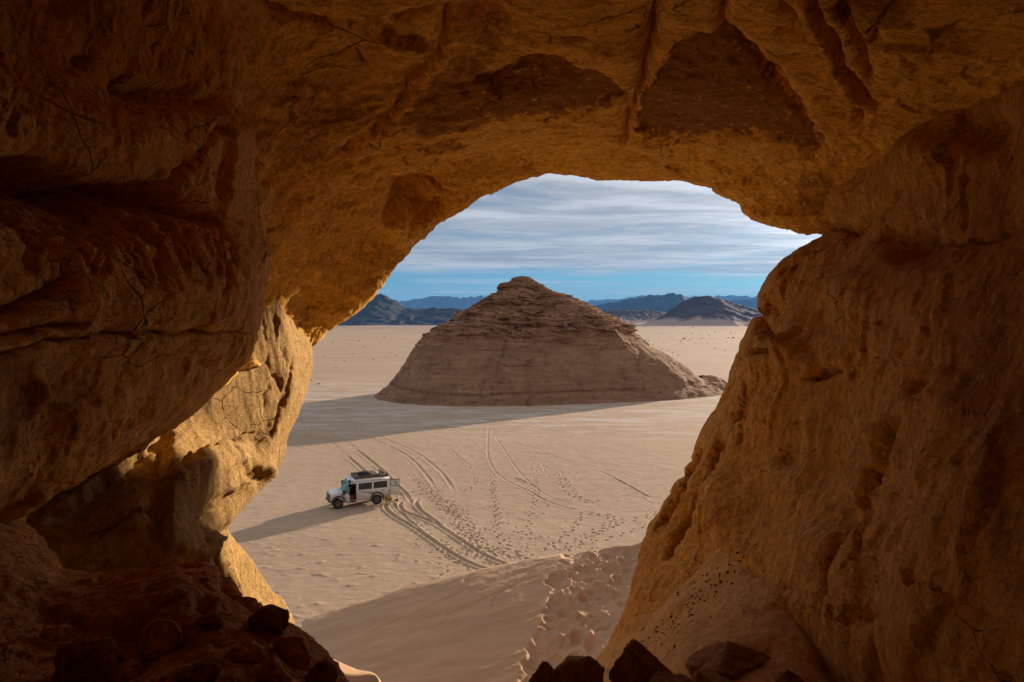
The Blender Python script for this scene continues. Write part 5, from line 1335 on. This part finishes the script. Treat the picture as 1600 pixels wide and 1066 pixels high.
# ------------------------------------------------------------------ person behind the rear door
def skinned(name, verts, edges, radii, mat, parent, sub=2, root=0):
    me = bpy.data.meshes.new(name); me.from_pydata(verts, edges, [])
    o = bpy.data.objects.new(name, me); C.objects.link(o)
    md = o.modifiers.new('skin', 'SKIN'); md.use_smooth_shade = True
    for i, r in enumerate(radii):
        sv = me.skin_vertices[0].data[i]; sv.radius = r if isinstance(r, tuple) else (r, r); sv.use_root = (i == root)
    o.modifiers.new('sub', 'SUBSURF').levels = sub; o.modifiers['sub'].render_levels = sub
    dg = bpy.context.evaluated_depsgraph_get(); dg.update()
    m2 = bpy.data.meshes.new_from_object(o.evaluated_get(dg))
    o.modifiers.clear(); o.data = m2; m2.name = name
    m2.materials.clear(); m2.materials.append(mat)
    o.parent = parent; return o
M_skin = plain('skin', (0.27, 0.14, 0.085), 0.6, 0, 0.3, 0.08, 10)
M_shirt = plain('grey_blue_shirt', (0.20, 0.24, 0.29), 0.9, 0, 0.2, 0.15, 8)
M_trous = plain('pale_trousers', (0.76, 0.73, 0.68), 0.9, 0, 0.2, 0.08, 8)
M_scarf = plain('pale_headscarf', (0.62, 0.57, 0.50), 0.9, 0, 0.2, 0.12, 8)
M_shoe = plain('dark_sandal', (0.06, 0.045, 0.035), 0.8, 0, 0.2, 0.15, 8)
pp_ = car_c - 3.22 * hd + .40 * lf
pz = ground_z(*pp_)
man = thing('person', 'person in a grey blue shirt and pale trousers standing behind the open rear door', 'person', (pp_[0], pp_[1], pz), car_rz)
V_ = [(0, 0, .93), (.01, 0, 1.15), (.02, 0, 1.36), (.03, 0, 1.47), (.045, 0, 1.57), (.05, 0, 1.66),            # pelvis to head
      (0, .10, .88), (.03, .11, .48), (-.02, .115, .09), (.13, .12, .035),                                           # left leg
      (0, -.10, .88), (.02, -.12, .48), (-.05, -.125, .09), (.10, -.14, .035),
      (.02, .19, 1.40), (.06, .24, 1.14), (.29, .19, 1.09), (.38, .18, 1.10),                                         # arms reaching into the car
      (.02, -.19, 1.40), (.08, -.24, 1.15), (.31, -.18, 1.14), (.40, -.16, 1.15), (.145, 0, 1.60)]
E_ = [(0, 1), (1, 2), (2, 3), (3, 4), (4, 5), (0, 6), (6, 7), (7, 8), (8, 9), (0, 10), (10, 11), (11, 12), (12, 13), (2, 14), (14, 15), (15, 16), (16, 17), (2, 18), (18, 19), (19, 20), (20, 21), (4, 22)]
R_ = [(.13, .10), (.14, .10), (.15, .10), .055, (.085, .075), (.085, .08), .085, .058, .042, .035, .085, .058, .042, .035, .055, .042, .034, .036, .055, .042, .034, .036, .016]
pb = skinned('body', V_, E_, R_, M_skin, man)
for k, s in enumerate((1, -1)):      # hands: palm with five bent fingers
    w0 = Vector(V_[17] if s == 1 else V_[21])
    hv = [w0 + Vector((-.03, 0, 0)), w0 + Vector((.05, 0, 0))]; he = [(0, 1)]; hr = [.026, .030]
    for f in range(4):
        yb = (-.026 + .0175 * f)
        b0 = len(hv); ln = (.030, .036, .034, .026)[f]
        hv += [w0 + Vector((.075, yb, .0)), w0 + Vector((.075 + ln, yb, -.012)), w0 + Vector((.075 + ln * 1.6, yb, -.038))]
        he += [(1, b0), (b0, b0 + 1), (b0 + 1, b0 + 2)]; hr += [.0095, .0085, .0075]
    b0 = len(hv); hv += [w0 + Vector((.02, -s * .032, -.005)), w0 + Vector((.055, -s * .05, -.02))]; he += [(0, b0), (b0, b0 + 1)]; hr += [.011, .009]
    skinned('hand', [tuple(v) for v in hv], he, hr, M_skin, man, 1)
skinned('shirt', [(0, 0, .84), (.0, 0, 1.0), (.012, 0, 1.18), (.02, 0, 1.37), (.028, 0, 1.45), (.02, .19, 1.40), (.06, .245, 1.14), (.22, .21, 1.105), (.02, -.19, 1.40), (.08, -.245, 1.15), (.24, -.20, 1.15)],
        [(0, 1), (1, 2), (2, 3), (3, 4), (3, 5), (5, 6), (6, 7), (3, 8), (8, 9), (9, 10)], [(.19, .15), (.165, .13), (.165, .125), (.17, .125), .075, .075, .062, .055, .075, .062, .055], M_shirt, man, 2, 1)
skinned('trousers', [(0, 0, .92), (0, .10, .84), (.03, .11, .48), (-.02, .115, .13), (0, -.10, .84), (.02, -.12, .48), (-.05, -.125, .13)],
        [(0, 1), (1, 2), (2, 3), (0, 4), (4, 5), (5, 6)], [(.15, .12), .11, .085, .08, .11, .085, .08], M_trous, man)
hb = skinned('headscarf', [(.03, 0, 1.60), (.03, 0, 1.70), (-.02, 0, 1.52), (-.05, 0, 1.42)], [(0, 1), (0, 2), (2, 3)], [(.105, .10), .085, .085, .07], M_scarf, man)
for s in (1, -1):
    f = Vector(V_[8] if s == 1 else V_[12])
    MB().hull([(f.x + a, f.y + b2, z) for a, b2, z in ((-.06, -.045, 0), (-.06, .045, 0), (.20, -.05, 0), (.20, .05, 0), (-.05, -.04, .05), (-.05, .04, .05), (.10, -.045, .045), (.10, .045, .045), (.20, -.04, .025), (.20, .04, .025))]).build('shoe', M_shoe, man, 0, True)
for y in (-.032, .032): MB().box(.126, .134, y - .014, y + .014, 1.622, 1.634).build('eye', M_trim, man)

# ------------------------------------------------------------------ boulders at the cave mouth
dg = bpy.context.evaluated_depsgraph_get(); dg.update()
def hit(px, py):
    dvec = Vector(P(px, py, 1.0) - CAM); dvec.normalize()
    ok, loc, nor, *_ = SC.ray_cast(dg, Vector((0, 0, CZ)), dvec)
    return (loc, nor) if ok else (None, None)
def boulder(px, py, wpx, hpx, dist, seed, label, rz=0.0, sq=1.0, mat=None, name='boulder'):
    """px, py: middle of the stone; wpx x hpx its size as seen"""
    c = P(px, py, dist); rw_ = wpx / F * dist / 2; rh = hpx / F * dist / 2
    bm = bmesh.new(); bmesh.ops.create_icosphere(bm, subdivisions=5, radius=1.0)
    v = np.array([q.co[:] for q in bm.verts]); n = v.copy()
    rs = np.random.RandomState(seed)
    rr = np.ones(len(v))
    for k in range(14):          # flat broken faces
        d_ = rs.normal(size=3); d_ /= np.linalg.norm(d_); h_ = rs.uniform(.50, .86)
        dt = v @ d_; rr = np.where(dt > 1e-3, np.minimum(rr, h_ / np.maximum(dt, 1e-3)), rr)
    rr = rr * (1 + .05 * fbm(v * 1.8 + seed, 4) + .05 * plates(v * 2 + seed, 3.0, .2) + .03 * fbm(v * 7 + seed, 3))
    v = v * rr[:, None] * np.array([rw_, rw_ * .9 * sq, rh]) * 1.28
    for q, p in zip(bm.verts, v): q.co = p
    me = bpy.data.meshes.new(name); bm.to_mesh(me); bm.free()
    for p in me.polygons: p.use_smooth = True
    me.materials.append(mat or M_boulder)
    o = bpy.data.objects.new(name, me); C.objects.link(o); o.location = c; o.rotation_euler = (0, 0, 0)
    return tag(o, label, 'rock')
boulder(848, 1078, 56, 84, 9.0, 3, 'small pointed dark stone, leftmost in the row of stones below the dune path')
boulder(906, 1082, 84, 80, 8.8, 8, 'broad dark stone between the pointed stone and the big round one')
boulder(1000, 1056, 92, 84, 8.9, 15, 'largest dark rounded boulder on the edge of the sandy ledge')
boulder(1048, 1076, 70, 44, 8.4, 21, 'low flat stone leaning on the right side of the largest boulder')
boulder(1118, 1082, 90, 46, 8.0, 27, 'long flat stone lying at the bottom edge right of the boulders')
boulder(1142, 1040, 110, 52, 9.6, 34, 'half buried dark slab in the sandy ledge under the pellets')
boulder(1232, 1060, 40, 26, 8.6, 39, 'small half buried stone on the ledge nearest the right wall')
# stones set on the mound
for (px, py, w_, h_, sd, lab) in [
    (90, 992, 40, 34, 51, 'small dark stone alone on the sandy left part of the mound'),
    (140, 1048, 96, 80, 52, 'big blunt dark rock at the bottom left corner of the mound'),
    (246, 1010, 60, 62, 53, 'pyramid shaped rock in the middle of the mound'),
    (414, 972, 70, 44, 54, 'rounded rock on the skyline where the mound first drops'),
    (456, 1022, 52, 60, 55, 'upright lump of rock at the right brink of the mound'),
    (500, 1056, 44, 40, 56, 'lowest rock on the right brink of the mound'),
    (380, 1024, 54, 34, 57, 'flat rock inside the mound left of the upright lump'),
    (318, 1052, 60, 40, 58, 'broad rock at the bottom edge below the pyramid rock'),
    (196, 1054, 44, 34, 59, 'small rock between the big blunt rock and the pyramid rock'),
    (330, 972, 44, 26, 60, 'low rock just behind the flat rock on the mound'),
    (428, 1056, 60, 44, 61, 'rock at the bottom edge under the right brink')]:
    loc, nor = hit(px, py + h_ * .25)
    if loc is None or loc.y > 10: continue
    boulder(px, py, w_, h_, float(loc.y) + 0.02, sd, lab, mat=M_floor if sd % 2 else M_boulder)

# the knob of rock standing out from the bright rim
# black pellets scattered over the sandy ledge
bm = bmesh.new(); bmesh.ops.create_icosphere(bm, subdivisions=1, radius=1.0)
for q in bm.verts: q.co = Vector((q.co.x * 1.0, q.co.y * 1.3, q.co.z * .7)) * (1 + .15 * math.sin(q.co.x * 9))
pm = bpy.data.meshes.new('pebble'); bm.to_mesh(pm); bm.free()
for p in pm.polygons: p.use_smooth = True
pm.materials.append(plain('black_pebble', (0.05, 0.028, 0.015), 0.8, 0, 0.2, 0.2, 20))
prng = np.random.RandomState(4)
proto = None; cnt = 0; tr = 0
while cnt < 130 and tr < 1500:
    tr += 1
    t = prng.rand()
    cx_, cy_ = 1010 + 150 * t, 1005 - 140 * t
    px, py = cx_ + prng.normal() * 16, cy_ + prng.normal() * 12
    loc, nor = hit(px, py)
    if loc is None or loc.y > 17 or nor.z < .25: continue
    o = bpy.data.objects.new('pebble', pm); C.objects.link(o)
    s_ = prng.uniform(.008, .023) * loc.y / 13
    o.location = loc + nor * s_ * .3; o.scale = (s_, s_, s_); o.rotation_euler = (prng.rand(), prng.rand(), prng.rand() * 6)
    tag(o, 'black pebble among the scatter of pebbles on the sandy ledge', 'pebble', 'black pebbles scattered on the sandy ledge')
    cnt += 1

# ------------------------------------------------------------------ desert shrubs on the far plain
M_shrub = plain('dry_shrub', (0.05, 0.04, 0.026), 0.9, 0, 0.1, 0.3, 5)
def shrub_mesh(seed):
    rs = np.random.RandomState(seed); bm = bmesh.new()
    for k in range(120):
        a = rs.rand() * 6.283; e = rs.uniform(.1, 1.45); L = rs.uniform(.55, 1.0)
        d_ = Vector((math.cos(a) * math.cos(e), math.sin(a) * math.cos(e), math.sin(e) * .75))
        p0 = Vector((rs.normal() * .12, rs.normal() * .12, -.05)); p1 = p0 + d_ * L
        for j in range(3):
            c = p0.lerp(p1, rs.uniform(.35, 1.0)); u_ = Vector(rs.normal(size=3)).normalized() * .13; v_ = Vector(rs.normal(size=3)).normalized() * .10
            bm.faces.new([bm.verts.new(c - u_), bm.verts.new(c + v_), bm.verts.new(c + u_)])
    me = bpy.data.meshes.new('desert_shrub'); bm.to_mesh(me); bm.free(); me.materials.append(M_shrub); return me
SM = [shrub_mesh(k) for k in range(4)]
zr = [(360, 237), (565, 320), (475, 340), (685, 352), (530, 383), (375, 397), (405, 405), (695, 397), (585, 425), (920, 315), (1010, 325), (1130, 337), (860, 352), (830, 388), (795, 405), (870, 415), (895, 395), (925, 375), (790, 430), (820, 440), (1030, 385), (1060, 375), (1020, 420), (965, 430), (1190, 422), (1105, 440), (1295, 348), (1335, 362), (1355, 378), (1415, 380), (1385, 290), (1390, 312), (1200, 300), (1335, 418), (565, 507), (628, 516), (693, 543), (760, 570), (1197, 500), (1325, 517), (455, 455), (640, 445), (700, 450), (1160, 445), (1250, 448), (930, 240), (700, 232)]
spots = [(960 + .13125 * a, 480 + .13125 * b2, 'r') for a, b2 in zr]
srng = np.random.RandomState(2)
zl = [(10, 433), (40, 446), (110, 325), (80, 332), (150, 310), (330, 290), (250, 300), (160, 340), (100, 390), (340, 380), (420, 322), (60, 352), (200, 318), (290, 335), (380, 305), (130, 365), (230, 360), (30, 300), (310, 345), (180, 296), (360, 335), (270, 285), (90, 300), (350, 362)]
spots += [(480 + .45 * a, 400 + .45 * b2, 'l') for a, b2 in zl]
for i, (px, py, side) in enumerate(spots):
    p = G(px, py); d_ = p[1]
    o = bpy.data.objects.new('desert_shrub', SM[i % 4]); C.objects.link(o)
    wpx = srng.uniform(1.6, 3.2) if d_ > 350 else srng.uniform(2.2, 3.4)
    if i in (9, 13, 29, 22): wpx *= 1.5
    r = max(.35, wpx / F * d_ / 2) * 1.5
    o.location = (p[0], p[1], ground_z(*p) - .05); o.scale = (r, r, r * srng.uniform(.6, .9)); o.rotation_euler = (0, 0, srng.rand() * 6)
    if side == 'r': tag(o, 'small dark dry shrub on the far plain right of the hill', 'shrub', 'desert shrubs on the plain right of the hill')
    else: tag(o, 'small dark dry shrub on the far plain left of the hill', 'shrub', 'desert shrubs on the plain left of the hill')
